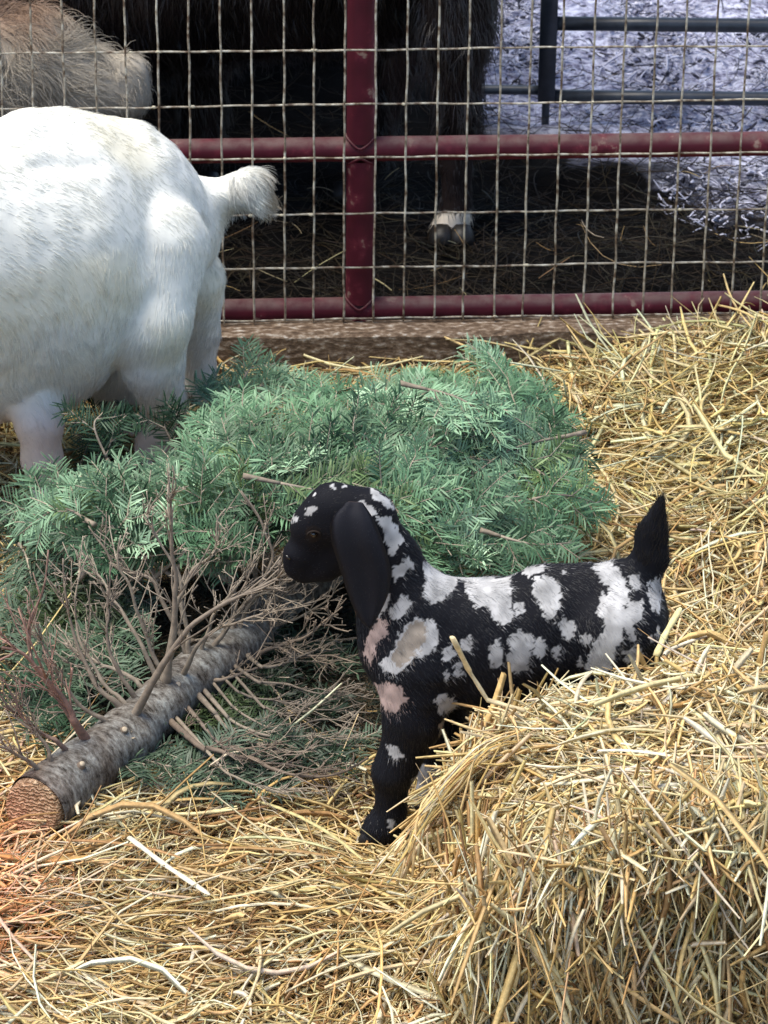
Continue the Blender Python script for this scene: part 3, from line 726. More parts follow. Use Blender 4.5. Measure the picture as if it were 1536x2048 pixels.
BB = [
 ([(245, 1458), (300, 1375), (345, 1300), (390, 1245), (450, 1205), (520, 1172), (560, 1152), (625, 1128)], 250, -.06, 13, 5, 9, .07),
 ([(322, 1385), (345, 1290), (352, 1190), (345, 1100), (338, 1020), (348, 945)], 320, -.02, 13, 4, 8, .06),
 ([(318, 1395), (335, 1310), (360, 1200), (375, 1150), (425, 1110), (435, 1050), (458, 1005)], 325, .04, 10, 4, 8, .06),
 ([(385, 1340), (370, 1240), (352, 1140), (300, 1050), (302, 985)], 385, .06, 9, 3, 7, .05),
 ([(385, 1335), (365, 1280), (330, 1215), (300, 1155), (245, 1140), (200, 1090), (170, 1035)], 385, .08, 10, 4, 7, .05),
 ([(165, 1478), (130, 1410), (90, 1355), (45, 1305), (0, 1298)], 165, -.02, 12, 6, 8, .07, (.30, .18, .14)),
 ([(160, 1482), (110, 1390), (70, 1330), (60, 1250), (90, 1170), (95, 1080)], 160, .05, 9, 4, 8, .06, (.29, .19, .15)),
 ([(105, 1560), (60, 1525), (20, 1500), (-20, 1490)], 110, -.04, 9, 5, 5, .05),
 ([(110, 1540), (80, 1480), (40, 1440), (0, 1420)], 115, .02, 7, 4, 6, .06),
 ([(255, 1430), (195, 1370), (160, 1300), (135, 1210), (125, 1100)], 255, .08, 10, 4, 8, .06),
 ([(262, 1425), (205, 1360), (165, 1290), (150, 1200), (178, 1090)], 262, .12, 8, 4, 8, .06),
 ([(310, 1400), (250, 1350), (200, 1330), (170, 1310), (100, 1270)], 310, .1, 9, 4, 8, .06),
 ([(330, 1390), (255, 1240), (215, 1180), (185, 1140), (175, 1140)], 330, .14, 8, 4, 6, .06),
 ([(405, 1335), (450, 1260), (500, 1190), (545, 1120), (520, 1040), (472, 965)], 405, .08, 10, 5, 8, .06),
 ([(410, 1372), (480, 1350), (560, 1320), (640, 1310), (735, 1330)], 410, -.1, 9, 4, 8, .06, (.28, .22, .165)),
 ([(470, 1335), (560, 1290), (620, 1265), (690, 1205)], 470, -.08, 10, 4, 8, .05, (.28, .22, .165)),
 ([(480, 1360), (560, 1368), (640, 1385), (735, 1388)], 470, -.06, 7, 3, 6, .05),
 ([(365, 1475), (430, 1500), (510, 1520), (570, 1548), (650, 1550), (755, 1512)], 360, -.10, 13, 6, 10, .06, (.22, .17, .13)),
 ([(410, 1405), (450, 1450), (520, 1490), (590, 1500), (680, 1490)], 400, -.06, 10, 4, 9, .06),
 ([(440, 1385), (490, 1430), (560, 1460), (650, 1440), (730, 1450)], 440, -.04, 8, 4, 8, .05),
 ([(420, 1510), (460, 1550), (530, 1570), (620, 1585)], 400, -.16, 7, 3, 6, .05),
 ([(290, 1530), (320, 1580), (355, 1600)], 290, -.05, 6, 3, 4, .05),
 ([(500, 1330), (560, 1330), (650, 1290), (740, 1270)], 490, .02, 8, 3, 8, .05),
 ([(500, 1250), (560, 1190), (620, 1160), (700, 1130)], 500, .05, 8, 3, 8, .05),
 ([(455, 1290), (470, 1210), (460, 1120), (475, 1030)], 455, .06, 9, 4, 8, .06),
 ([(340, 1370), (300, 1300), (270, 1200), (240, 1130), (245, 1060)], 340, .03, 9, 4, 7, .06),
 ([(500, 1400), (560, 1430), (640, 1420), (750, 1425)], 470, .03, 7, 3, 7, .05),
 ([(330, 1430), (390, 1500), (440, 1580), (452, 1600)], 330, -.06, 6, 3, 5, .05),
 ([(130, 1610), (128, 1640), (135, 1655)], 120, -.02, 7, 5, 0, .03, (.20, .07, .04)),
 ([(250, 1450), (238, 1462), (245, 1478)], 240, -.03, 9, 7, 0, .03, (.3, .25, .18)),
 ([(505, 1255), (535, 1200), (530, 1130), (560, 1060)], 505, .0, 7, 3, 8, .05),
 ([(480, 1270), (520, 1230), (590, 1215), (660, 1190)], 480, .0, 7, 3, 8, .05),
 ([(350, 1365), (420, 1270), (500, 1235), (600, 1200)], 350, -.05, 9, 3, 9, .06),
 ([(300, 1500), (350, 1480), (392, 1440)], 300, -.03, 6, 3, 3, .03, (.28, .22, .165)),
 ([(470, 1300), (540, 1290), (600, 1300), (680, 1330)], 470, -.02, 7, 3, 8, .06, (.28, .23, .17)),
 ([(430, 1410), (500, 1460), (600, 1475), (745, 1470)], 430, -.05, 8, 3, 9, .06),
 ([(400, 1440), (470, 1510), (560, 1530), (700, 1545)], 400, -.08, 8, 3, 9, .06, (.24, .19, .15)),
 ([(450, 1370), (520, 1400), (620, 1405), (740, 1360)], 450, -.02, 8, 3, 8, .06),
 ([(500, 1260), (560, 1250), (640, 1210), (690, 1160)], 500, .0, 7, 3, 8, .05, (.30, .25, .19)),
 ([(470, 1290), (500, 1200), (540, 1180), (620, 1140)], 470, -.02, 8, 3, 8, .05, (.30, .25, .19)),
 ([(400, 1330), (430, 1230), (500, 1140), (540, 1080)], 400, -.02, 8, 3, 8, .06),
 ([(230, 1450), (150, 1400), (90, 1290), (60, 1190)], 230, .02, 8, 3, 8, .06),
 ([(280, 1420), (220, 1300), (215, 1200), (225, 1110)], 280, .05, 8, 3, 8, .06),
 ([(140, 1500), (60, 1450), (20, 1380), (-30, 1330)], 140, .0, 8, 3, 7, .06, (.28, .19, .15)),
]
for b_ in BB:
    y0 = ty(b_[1]); bare_branch(b_[0], y0, y0 + b_[2], b_[3], b_[4], b_[5], b_[6], b_[7] if len(b_) > 7 else None)

def build_litter():
    mb = MB(); n = 26000
    a = rng.uniform(0, 2 * np.pi, n); q = np.sqrt(rng.random(n)) * rng.uniform(.8, 1.08, n); x = -.22 + .36 * q * np.cos(a); y = 4.24 + .29 * q * np.sin(a)
    c = np.array([(.035, .05, .03), (.07, .05, .025), (.02, .03, .022), (.10, .07, .04)])[rng.integers(0, 4, n)] * rng.uniform(.5, 1.2, (n, 1))  # dark needle patch added in place of the tree's shade
    V, F, C = straws(np.stack([x, y, G(x, y) + .012 * rng.random(n)], -1), rdir(n, .35), rng.uniform(.015, .035, n), rng.uniform(.0007, .0014, n), c, K=3)
    mb.add(V, F, None, C)
    tag(mb.build('shade_needle_litter', M_NEEDLE), 'fir needle litter on the floor under the tree, dark to stand in for its shade', kind='stuff')
build_litter()

# needle boughs
NG = np.array([(.060, .125, .065), (.095, .175, .097), (.145, .24, .145), (.038, .08, .040), (.21, .31, .20), (.11, .17, .065)])
def frond(mb, Q, width, dens=1.0, col=None, nrmv=None, taper=True, r=.0022):
    """Q: stem polyline; flat spray of twigs with comb-like needles on both sides"""
    n = len(Q); L = np.linalg.norm(np.diff(Q, axis=0), axis=1).sum()
    mb_w.tube(Q, np.linspace(r, .0009, n), 6, TW[1] * rng.uniform(.9, 1.4))
    twigs = [(Q, 0.0)]
    k = max(3, int(L / .021 * dens))
    for q in range(k):
        t = .06 + .86 * (q + rng.uniform(-.2, .2)) / k
        i = min(max(int(t * (n - 1)), 0), n - 2); p = Q[i] + (Q[i + 1] - Q[i]) * (t * (n - 1) - i); tan = nrm(Q[i + 1] - Q[i])
        s = nrm(np.cross(nrmv, tan)) * (1 if q % 2 else -1)
        l = width * (1.05 - t * .75) * rng.uniform(.7, 1.15)
        d = nrm(tan * .75 + s * .8 + nrmv * rng.normal(.02, .18) + rng.normal(0, .06, 3)); m = 7; pts = [p]
        for _ in range(m - 1):
            d = nrm(d + tan * .07 + np.array([0, 0, -.02]) + rng.normal(0, .03, 3)); pts.append(pts[-1] + d * l / (m - 1))
        pts = np.array(pts); mb_w.tube(pts, np.linspace(.0013, .0007, m), 4, TW[1] * rng.uniform(1, 1.6), cap=False); twigs.append((pts, .0))
        if l > .055:
            for w_ in (2, 3, 4):
                if rng.random() < .7:
                    td = nrm(pts[w_ + 1] - pts[w_]); d2 = nrm(td * .8 + nrm(np.cross(nrmv, td)) * rng.choice([-1, 1]) * .7 + nrmv * rng.normal(0, .15))
                    q2 = pts[w_] + d2 * (np.linspace(0, 1, 4) * l * rng.uniform(.3, .5))[:, None]; mb_w.tube(q2, [.0009] * 4, 4, TW[1] * 1.4, cap=False); twigs.append((q2, 0.))
    for pts, _ in twigs:
        seg = np.linalg.norm(np.diff(pts, axis=0), axis=1); l = seg.sum(); cum = np.concatenate([[0], np.cumsum(seg)])
        m = int(l / .0024); 
        if m < 4: continue
        s_ = np.linspace(.003, l * .995, m); p = np.stack([np.interp(s_, cum, pts[:, a]) for a in range(3)], -1)
        tan = nrm(np.stack([np.interp(s_, cum, np.gradient(pts, axis=0)[:, a]) for a in range(3)], -1))
        sd = nrm(np.cross(nrmv, tan)); sg = np.where(np.arange(m) % 2, 1., -1.)[:, None]
        nn = np.cross(tan, sd)
        frac = s_ / l
        nl = (.029 - .005 * frac) * rng.uniform(.72, 1.15, m)
        nl = np.where(frac > .93, nl * .8, nl)
        ang = R(58) - R(30) * (frac > .9)
        d = nrm(tan * np.cos(ang)[:, None] + sd * sg * np.sin(ang)[:, None] + nn * (np.abs(rng.normal(.12, .26, m)))[:, None] + rng.normal(0, .05, (m, 3)))
        wv = nrm(np.cross(d, nn) + rng.normal(0, .35, (m, 3))) * (.00135 * rng.uniform(.8, 1.3, m))[:, None]
        mid = p + d * (nl * .55)[:, None] + nn * (nl * .05)[:, None]; tip = p + d * nl[:, None] - nn * (nl * .04)[:, None]
        V = np.stack([p - wv * .5, p + wv * .5, mid + wv, mid - wv, tip + wv * .35, tip - wv * .35], 1).reshape(-1, 3)
        b0 = (np.arange(m) * 6)[:, None]; F = np.concatenate([b0 + np.array([[0, 1, 2, 3]]), b0 + np.array([[3, 2, 4, 5]])])
        c = col * rng.uniform(.65, 1.35, (m, 1)); C = np.repeat(c, 6, 0)
        C.reshape(m, 6, 3)[:, 4:] *= 1.15
        mb.add(V, F, None, C)

def canopy(x, y):
    """height of the heap of boughs"""
    a = (x + .10 - .22 * (y - 4.5)) / .50; b = (y - 4.47) / .46
    r2 = a * a + b * b
    return .285 * np.sqrt(np.clip(1 - r2, 0, 1)) * (1 + .10 * vnoise(np.stack([x, y, x * 0], -1), 6, 77))
mb_w = None
def add_bough(S, B, N, width, leafpart=.6, shade_mul=1., col=None, up=.02):
    """stem from B near the trunk to S on the heap; N is the spray's normal"""
    global mb_w
    mid = (B + S) / 2 + np.array([0, 0, up]) + rng.normal(0, .012, 3)
    C = spline(np.array([B, mid, S]), 26)
    i0 = int((1 - leafpart) * 26); mb = MB(); mb_w = MB()
    mb_w.tube(C[:i0 + 1], np.linspace(.0045, .0024, i0 + 1), 6, TW[0])
    c = NG[rng.choice(len(NG), p=[.25, .28, .2, .12, .08, .07])] * rng.uniform(.75, 1.4) * np.array([1.0, 1.03, 1.0]) * shade_mul if col is None else col
    frond(mb, C[i0:], width, 1.0, c, N)
    nv = np.vstack(mb.v); wv = np.vstack(mb_w.v)
    allm = MB(); allm.add(nv, np.vstack(mb.f), None, np.vstack(mb.c))
    nq = len(np.vstack(mb.f))
    allm.add(wv, np.vstack(mb_w.f), np.vstack(mb_w.t) if mb_w.t else None, np.vstack(mb_w.c))
    F = np.vstack(allm.f); T = np.vstack(allm.t) if allm.t else None
    mi = np.concatenate([np.zeros(nq, int), np.ones(len(F) - nq, int), np.ones(0 if T is None else len(T), int)])
    mesh_obj('bough', np.vstack(allm.v), F, [M_NEEDLE, M_BARK], fir, np.vstack(allm.c), True, T, mi)

AXD = nrm(TR[-1, :3] - TR[0, :3])
def build_boughs():
    placed = 0
    # sprays laid like shingles over the top of the heap: (px, py) of the tip and the height there is read from the heap
    targets = []
    for row, (py0, x0, x1, nn) in enumerate([(800, 470, 1040, 6), (830, 430, 1100, 6), (870, 390, 1150, 8), (915, 170, 1190, 10), (960, 110, 1215, 10), (1010, 50, 1215, 10), (1055, 40, 520, 5), (1065, 800, 1200, 4), (1115, 840, 1140, 3)]):
        for k in range(nn):
            targets.append((x0 + (x1 - x0) * (k + .5 + rng.uniform(-.3, .3)) / nn, py0 + rng.uniform(-22, 22), row))
    for px, py, row in targets:
        # find where the view ray meets the heap
        zt = .2
        for _ in range(14):
            p = PZ(px, py, zt); zt = .5 * zt + .5 * max(float(canopy(p[0], p[1])), .03)
        S = PZ(px, py, max(zt, .03))
        e = .02; N = nrm(np.array([-(canopy(S[0] + e, S[1]) - canopy(S[0] - e, S[1])) / (2 * e), -(canopy(S[0], S[1] + e) - canopy(S[0], S[1] - e)) / (2 * e), 1.]) * np.array([.6, .6, 1.]))
        N = nrm(N + rng.normal(0, .28, 3) + np.array([0, -.35, .0]))
        out = S - TRS[np.linalg.norm(TRS[:, :3] - S, axis=1).argmin(), :3]
        out = nrm(out * np.array([1, 1, .3]) + 1e-6)
        d = nrm(out * .9 + AXD * .55 + rng.normal(0, .35, 3)); d = nrm(d - (d @ N) * N * .85)
        L = rng.uniform(.18, .27); Bs = S - d * L + np.array([0, 0, -.06]); d = nrm(d + np.array([0, 0, -.05]))
        Bs[2] = max(Bs[2], .13); Bs[1] = max(Bs[1], 4.30)
        add_bough(S + d * .02, Bs, N, rng.uniform(.085, .135), .80)
        placed += 1
    # edge sprays standing up against the sill and the goat, and reaching to the right
    EXTRA = [((432, 745), (425, 880), 4.86, 4.8), ((570, 738), (525, 860), 4.92, 4.84), ((610, 750), (600, 870), 4.9, 4.82), ((905, 748), (880, 870), 4.93, 4.84), ((350, 815), (370, 930), 4.72, 4.68), ((780, 745), (760, 860), 4.93, 4.84), ((520, 705), (445, 830), 4.93, 4.85), ((205, 825), (235, 960), 4.62, 4.58), ((470, 760), (420, 870), 4.9, 4.8), ((985, 790), (930, 890), 4.90, 4.82), ((1080, 840), (980, 900), 4.88, 4.8),
             ((1225, 1018), (1010, 1010), 4.45, 4.4), ((1190, 925), (1010, 940), 4.62, 4.6), ((1150, 1085), (960, 1060), 4.3, 4.3), ((10, 1030), (190, 1000), 4.42, 4.4), ((30, 1075), (190, 1050), 4.34, 4.3), ((850, 775), (820, 870), 4.92, 4.82), ((640, 800), (640, 890), 4.92, 4.82), ((740, 800), (790, 880), 4.95, 4.85)]
    for a, b, Ya, Yb in EXTRA:
        S = PY(*a, Ya); B = PY(*b, Yb); N = nrm(np.array([rng.normal(0, .2), -.75, .6]))
        add_bough(S, B, N, rng.uniform(.06, .085), .8)
    # sparse low boughs behind the bare twigs, needle colour dimmed for canopy shade
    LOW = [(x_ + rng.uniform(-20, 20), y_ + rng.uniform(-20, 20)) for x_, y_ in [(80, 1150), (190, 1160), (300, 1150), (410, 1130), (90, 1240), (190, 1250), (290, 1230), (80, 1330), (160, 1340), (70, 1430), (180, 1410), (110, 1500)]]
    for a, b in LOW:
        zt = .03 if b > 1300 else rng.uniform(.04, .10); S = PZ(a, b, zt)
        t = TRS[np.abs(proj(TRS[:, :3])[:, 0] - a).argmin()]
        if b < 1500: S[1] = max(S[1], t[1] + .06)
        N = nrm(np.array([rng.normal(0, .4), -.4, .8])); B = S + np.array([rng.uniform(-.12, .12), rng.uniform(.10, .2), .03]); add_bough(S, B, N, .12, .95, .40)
    # boughs pressed flat on the floor right of the trunk, colour dimmed for the shade under the twigs
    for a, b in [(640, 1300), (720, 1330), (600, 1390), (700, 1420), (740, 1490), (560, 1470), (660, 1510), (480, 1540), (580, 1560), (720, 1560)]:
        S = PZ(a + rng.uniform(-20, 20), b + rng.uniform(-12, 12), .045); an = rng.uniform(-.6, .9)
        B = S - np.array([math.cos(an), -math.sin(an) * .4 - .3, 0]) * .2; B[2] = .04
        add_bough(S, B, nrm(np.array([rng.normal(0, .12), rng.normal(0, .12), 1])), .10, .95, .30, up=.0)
build_boughs()

# ------------------------------------------------------------------ animals
def prim_px(a, Ya, ra, b, Yb, rb, k=.02, sq=1.):
    A = PY(a[0], a[1], Ya); B = PY(b[0], b[1], Yb)
    return (A, ra * scale_at(A), B, rb * scale_at(B), k, sq)

def inpoly(pt, poly):
    x, y = pt[:, 0], pt[:, 1]; c = np.zeros(len(pt), bool); poly = np.asarray(poly, float); j = len(poly) - 1
    for i in range(len(poly)):
        xi, yi = poly[i]; xj, yj = poly[j]
        c ^= ((yi > y) != (yj > y)) & (x < (xj - xi) * (y - yi) / (yj - yi + 1e-9) + xi); j = i
    return c

KY = 3.85
WHITE, PINK, TAN = (.60, .60, .61), (.58, .44, .40), (.40, .345, .29)
KP = [
 (WHITE, [(348, 180), (375, 172), (420, 190), (430, 218), (400, 237), (370, 224)]),
 (WHITE, [(425, 228), (470, 226), (515, 280), (522, 315), (480, 370), (465, 320), (455, 270)]),
 (WHITE, [(400, 128), (440, 145), (510, 205), (480, 202), (430, 168)]),
 (WHITE, [(188, 200), (215, 186), (226, 200), (210, 220), (192, 224)]),
 (WHITE, [(212, 152), (228, 150), (232, 158), (216, 164)]), (WHITE, [(270, 125), (284, 122), (286, 132), (272, 134)]), (WHITE, [(314, 118), (330, 118), (332, 126), (316, 128)]),
 (WHITE, [(140, 225), (158, 218), (156, 246), (142, 250)]),
 (WHITE, [(490, 400), (540, 368), (558, 395), (520, 432), (495, 452), (485, 430)]),
 (WHITE, [(425, 520), (470, 488), (482, 510), (450, 562), (425, 575)]),
 (WHITE, [(475, 545), (520, 488), (542, 500), (546, 540), (510, 578), (470, 576)]),
 (PINK, [(400, 640), (440, 570), (462, 580), (466, 620), (430, 670), (412, 735), (390, 690)]),
 (WHITE, [(560, 572), (622, 578), (648, 640), (622, 692), (560, 712), (500, 762), (448, 757), (438, 730), (490, 680), (510, 620)]),
 (TAN, [(560, 585), (600, 592), (600, 650), (560, 705), (505, 745), (480, 720), (500, 680), (525, 620)]),
 (WHITE, [(585, 380), (640, 380), (722, 400), (695, 480), (630, 522), (585, 502), (600, 450)]),
 (WHITE, [(640, 380), (720, 400), (892, 410), (892, 520), (902, 560), (890, 592), (860, 597), (820, 562), (815, 537), (770, 537), (740, 492), (725, 442)]),
 (WHITE, [(903, 520), (936, 513), (942, 557), (908, 567)]), (WHITE, [(935, 400), (1000, 390), (1003, 415), (960, 432), (935, 422)]),
 (WHITE, [(966, 440), (1010, 423), (1057, 465), (1060, 500), (1046, 562), (1015, 588), (993, 545), (968, 490)]),
 (WHITE, [(1043, 590), (1070, 570), (1107, 590), (1112, 637), (1090, 657), (1060, 622)]),
 (WHITE, [(1128, 628), (1160, 626), (1162, 662), (1133, 672)]), (WHITE, [(1058, 405), (1078, 408), (1076, 424), (1060, 418)]),
 (WHITE, [(1150, 360), (1215, 370), (1262, 410), (1292, 470), (1292, 520), (1270, 547), (1240, 582), (1195, 562), (1185, 530), (1232, 470), (1190, 440), (1180, 410)]),
 (WHITE, [(1200, 488), (1272, 520), (1292, 580), (1256, 662), (1232, 742), (1190, 768), (1148, 747), (1148, 700), (1190, 640), (1215, 600), (1188, 560)]),
 (WHITE, [(1293, 428), (1327, 422), (1338, 472), (1298, 480)]),
 (WHITE, [(1290, 518), (1342, 513), (1342, 572), (1305, 602), (1322, 642), (1300, 657), (1273, 600)]),
 (WHITE, [(1355, 448), (1400, 435), (1402, 490), (1402, 555), (1375, 548), (1358, 500)]),
 (WHITE, [(1278, 690), (1320, 668), (1347, 700), (1310, 732), (1283, 727)]), (WHITE, [(1390, 600), (1402, 600), (1402, 640), (1385, 640)]), (WHITE, [(1368, 630), (1380, 632), (1376, 662), (1364, 650)]),
 (WHITE, [(813, 670), (850, 643), (867, 690), (850, 737), (823, 742)]),
 (WHITE, [(878, 640), (920, 616), (967, 630), (962, 690), (947, 752), (900, 767), (878, 742), (885, 680)]),
 (WHITE, [(718, 640), (757, 632), (752, 682), (718, 692)]), (WHITE, [(653, 690), (692, 652), (702, 702), (663, 727)]), (WHITE, [(693, 740), (722, 728), (727, 772), (698, 780)]),
 (WHITE, [(660, 750), (676, 748), (674, 782), (662, 780)]),
 (WHITE, [(968, 660), (1000, 638), (1017, 670), (992, 717), (966, 700)]), (WHITE, [(1033, 680), (1057, 663), (1057, 717), (1038, 722)]), (WHITE, [(1113, 710), (1132, 706), (1130, 742), (1116, 740)]),
 (WHITE, [(628, 840), (665, 838), (702, 850), (702, 892), (650, 902)]), (TAN, [(650, 930), (700, 898), (725, 960), (680, 988), (648, 977)]),
 (PINK, [(400, 795), (500, 798), (537, 850), (500, 897), (460, 882), (425, 850)]),
 (WHITE, [(458, 1008), (500, 1008), (528, 1057), (478, 1047)]), (WHITE, [(550, 1118), (576, 1110), (572, 1168), (553, 1172)]), (WHITE, [(470, 1262), (498, 1268), (495, 1296), (472, 1292)]),
]
KPF = [(c, np.array(p, float) / 1.7067 + np.array([500, 900])) for c, p in KP]
def kid_color(P, edge=5.0, jit=0.):
    far = P[:, 1] > KY + .012
    Q = P.copy(); Q[far, 1] = 2 * KY - Q[far, 1]; Q[far, 0] += .02
    u = proj(Q); s = np.stack([P[:, 0], P[:, 2], P[:, 1]], -1)
    u[:, 0] += edge * vnoise(s, 160, 41) + edge * .8 * vnoise(s, 420, 42); u[:, 1] += edge * vnoise(s, 160, 43) + edge * .8 * vnoise(s, 420, 44)
    u = u + rng.normal(0, 1, u.shape) * jit
    c = np.tile(np.array([.0055, .0058, .009]), (len(P), 1))
    low = (P[:, 2] < .085) & (P[:, 1] > KY + .01) & (P[:, 0] < .12); c[low] = (.5, .5, .52)
    for col, poly in KPF:
        m = inpoly(u, poly) & ~low; c[m] = col
    # broken, greyer hairs inside the white marks
    w = c[:, 0] > .3; k = (vnoise(s, 90, 45) * .5 + .5) * (1 - .5 * (rng.random(len(P)) < .22) * (jit > 0)); c[w] *= (.42 + .58 * k[w])[:, None] * np.array([1, .985, .97])
    ex = (np.hypot(proj(P)[:, 0] - 626, proj(P)[:, 1] - 1068) < 17) & ~far; c[ex] = (.014, .010, .009)
    return c

def build_kid():
    K = KY; pr = []
    T = dict(sq=.68)
    add = lambda a, b, k=.02, sq=1.: pr.append(prim_px(a[:2], a[3] if len(a) > 3 else K, a[2], b[:2], b[3] if len(b) > 3 else K, b[2], k, sq))
    # trunk of the body
    add((1236, 1228, 98), (1120, 1258, 122), .02, .66); add((1120, 1258, 122), (980, 1290, 138), .02, .68)
    add((980, 1290, 138), (860, 1280, 132), .02, .66); add((860, 1270, 120), (815, 1300, 84), .02, .66)
    add((1180, 1200, 76), (1100, 1200, 70), .03, .6); add((1245, 1180, 58), (1262, 1250, 62), .02, .8)
    # neck
    add((824, 1220, 76), (776, 1112, 64), .03, .72); add((790, 1290, 62), (752, 1180, 44), .025, .7)
    # skull, brow, roman nose, muzzle, jaw
    add((724, 1042, 74), (672, 1028, 60), .022, .74); add((672, 1028, 58), (630, 1052, 47), .018, .72)
    add((634, 1058, 46), (604, 1108, 35), .014, .66); add((603, 1108, 36), (597, 1130, 31), .01, .78)
    add((700, 1088, 56), (650, 1128, 34), .016, .66); add((650, 1132, 30), (606, 1148, 19), .008, .72)
    # near foreleg, far foreleg
    n = K - .045; f = K + .05
    add((838, 1340, 84, n + .01), (828, 1440, 58, n), .03, .75); add((828, 1440, 56, n), (795, 1530, 40, n), .015, .9)
    add((795, 1530, 40, n), (786, 1545, 38, n), .01, .9); add((786, 1545, 36, n), (782, 1625, 27, n), .012); add((782, 1625, 29, n), (766, 1655, 33, n), .01); add((766, 1655, 33, n), (752, 1668, 30, n), .01)
    add((885, 1380, 60, f), (892, 1460, 44, f), .02, .8); add((892, 1460, 42, f), (868, 1530, 34, f), .015); add((868, 1530, 33, f), (858, 1590, 25, f), .01); add((858, 1590, 26, f), (848, 1622, 30, f), .01)
    # hind legs
    for s in (n + .002, f - .002):
        add((1245, 1270, 88, s), (1238, 1380, 56, s), .03, .7); add((1238, 1380, 52, s), (1290, 1470, 30, s), .015); add((1290, 1470, 30, s), (1272, 1560, 24, s), .01)
        add((1272, 1560, 25, s), (1262, 1600 if s < K else 1560, 30, s), .01)
    # tail
    add((1275, 1165, 34), (1300, 1120, 34), .02, .6); add((1300, 1120, 35), (1302, 1070, 32), .012, .45); add((1302, 1070, 31), (1322, 1002, 10), .01, .45)
    V, F = body(pr, .0026)
    V = V + vnormals(V, F) * (.0022 * vnoise(V, 22, 91) + .0012 * vnoise(V, 50, 92))[:, None]
    c = kid_color(V)
    root = empty('goat_kid', tuple(PY(1000, 1300, K) * np.array([1, 1, 0])), label='black and white spotted goat kid with long drooping ears beside the fir tree', cat='goat kid')
    mesh_obj('body', V, F, M_SKIN, root, c)
    # eye sockets / eyes
    for s in (-1, 1):
        i = np.argmin(np.hypot(proj(V)[:, 0] - 626, proj(V)[:, 1] - 1068) + (1e6 * (V[:, 1] > K))); p = V[i].copy()
        if s > 0: p[1] = 2 * K - p[1]
        mb = MB(); a = np.linspace(0, np.pi, 9); r = .0046
        mb.tube(np.stack([p[0] - r * np.cos(a) * 1.0, np.full(9, p[1] - s * -1 * .0 + s * .0004), np.full(9, p[2])], -1), np.maximum(r * np.sin(a), .0002), 14, (.02, .012, .008))
        eo = mb.build('eye', M_EYE, root)
        nb = MB(); q = PY(574, 1116, K - .016) if s < 0 else PY(574, 1116, K + .016)
        nb.tube(q + np.array([[-.001, 0, .004], [.002, s * .001, .001], [.005, s * .001, -.002]]), [.001, .0019, .0008], 8, (.045, .035, .035)); nb.build('nostril', M_EYE, root)
        lid = MB(); t = np.linspace(-.1, np.pi + .1, 12)
        lid.tube(np.stack([p[0] - .0078 * np.cos(t), p[1] + s * .0035 + 0 * t, p[2] + .0052 * np.sin(t) + .0005], -1), .0016, 6, (.02, .014, .011)); lid.build('eyelid', M_SKIN, root)
    # hooves
    for (a, b, y) in ((734, 1690, n), (830, 1655, f), (1250, 1640, n + .002), (1250, 1595, f - .002)):
        for o in (-.008, .008):
            top = PY(a + 22, b - 26, y + o); tip = PY(a - 14, b + 3, y + o); tip[2] = max(tip[2], .012)
            mb = MB(); mb.tube(spline(np.array([np.append(top, .011), np.append(top * .5 + tip * .5, .0125), np.append(tip, .008)]), 8)[:, :3], np.array([.010, .0115, .0122, .0122, .0118, .0108, .009, .005]), 12, (.012, .011, .012)); mb.build('hoof', M_HOOF, root)
    # ears
    def ear(front, back, y0, bulge, name, tint, inner):
        fr = spline(np.array(front, float), 24); bk = spline(np.array(back, float), 24); m = 11
        grid = np.zeros((24, m, 3)); yo = spline(np.array(y0, float)[:, None], 24)[:, 0]
        for j in range(m):
            t = j / (m - 1); A = fr * (1 - t) + bk * t
            e_ = np.sin(np.pi * np.linspace(.08, .93, 24)); Y = yo - bulge * (np.sin(np.pi * t) + .35 * np.sin(3 * np.pi * t + .6)) * e_ + .004 * (t - .5)
            grid[:, j] = PY(A[:, 0], A[:, 1], Y)
        th = .0022; Vo = grid.reshape(-1, 3); Vi = Vo + np.array([0, th, 0]) * np.minimum(1, 4 * np.sin(np.pi * np.tile(np.linspace(0, 1, m), 24)))[:, None]
        i = np.arange(23)[:, None] * m; j = np.arange(m - 1)[None]; f0 = np.stack([i + j, i + j + 1, i + m + j + 1, i + m + j], -1).reshape(-1, 4)
        mb = MB(); mb.add(Vo, f0, None, tint); mb.add(Vi, f0[:, ::-1], None, inner)
        # rim
        e = 24 * m; rim = []
        ring = [k * m for k in range(24)] + [23 * m + j for j in range(1, m)] + [k * m + m - 1 for k in range(22, -1, -1)] + [j for j in range(m - 2, 0, -1)]
        for a, b in zip(ring, ring[1:] + ring[:1]): rim.append((a, b, b + e, a + e))
        mb.f.append(np.array(rim))
        o = mb.build(name, M_SKIN, root)
        return grid, Vo, f0
    g, Ve, Fe = ear([(694, 1004), (664, 1035), (662, 1080), (682, 1145), (700, 1200), (720, 1240), (738, 1256)], [(726, 1006), (748, 1040), (768, 1090), (782, 1140), (777, 1185), (762, 1222), (742, 1256)],
        [K - .052, K - .062, K - .066, K - .062, K - .060, K - .062, K - .064], .012, 'ear', (.014, .014, .019), (.06, .04, .035))
    ear([(700, 1090), (690, 1130), (698, 1180), (712, 1230), (728, 1270), (736, 1285)], [(760, 1090), (770, 1140), (765, 1190), (755, 1240), (745, 1270), (738, 1287)],
        [K + .03, K + .03, K + .025, K + .02, K + .015, K + .01], .004, 'ear', (.35, .22, .17), (.012, .012, .016))
    # coat
    P, N = sample(V, F, 90000)
    fl = np.tile(np.array([.75, 0, -.75]), (len(P), 1)); u = proj(P)
    head = (u[:, 0] < 800) & (u[:, 1] < 1180); fl[head] = (.6, 0, .35)
    legs = (u[:, 1] > 1440); fl[legs] = (.1, 0, -1)
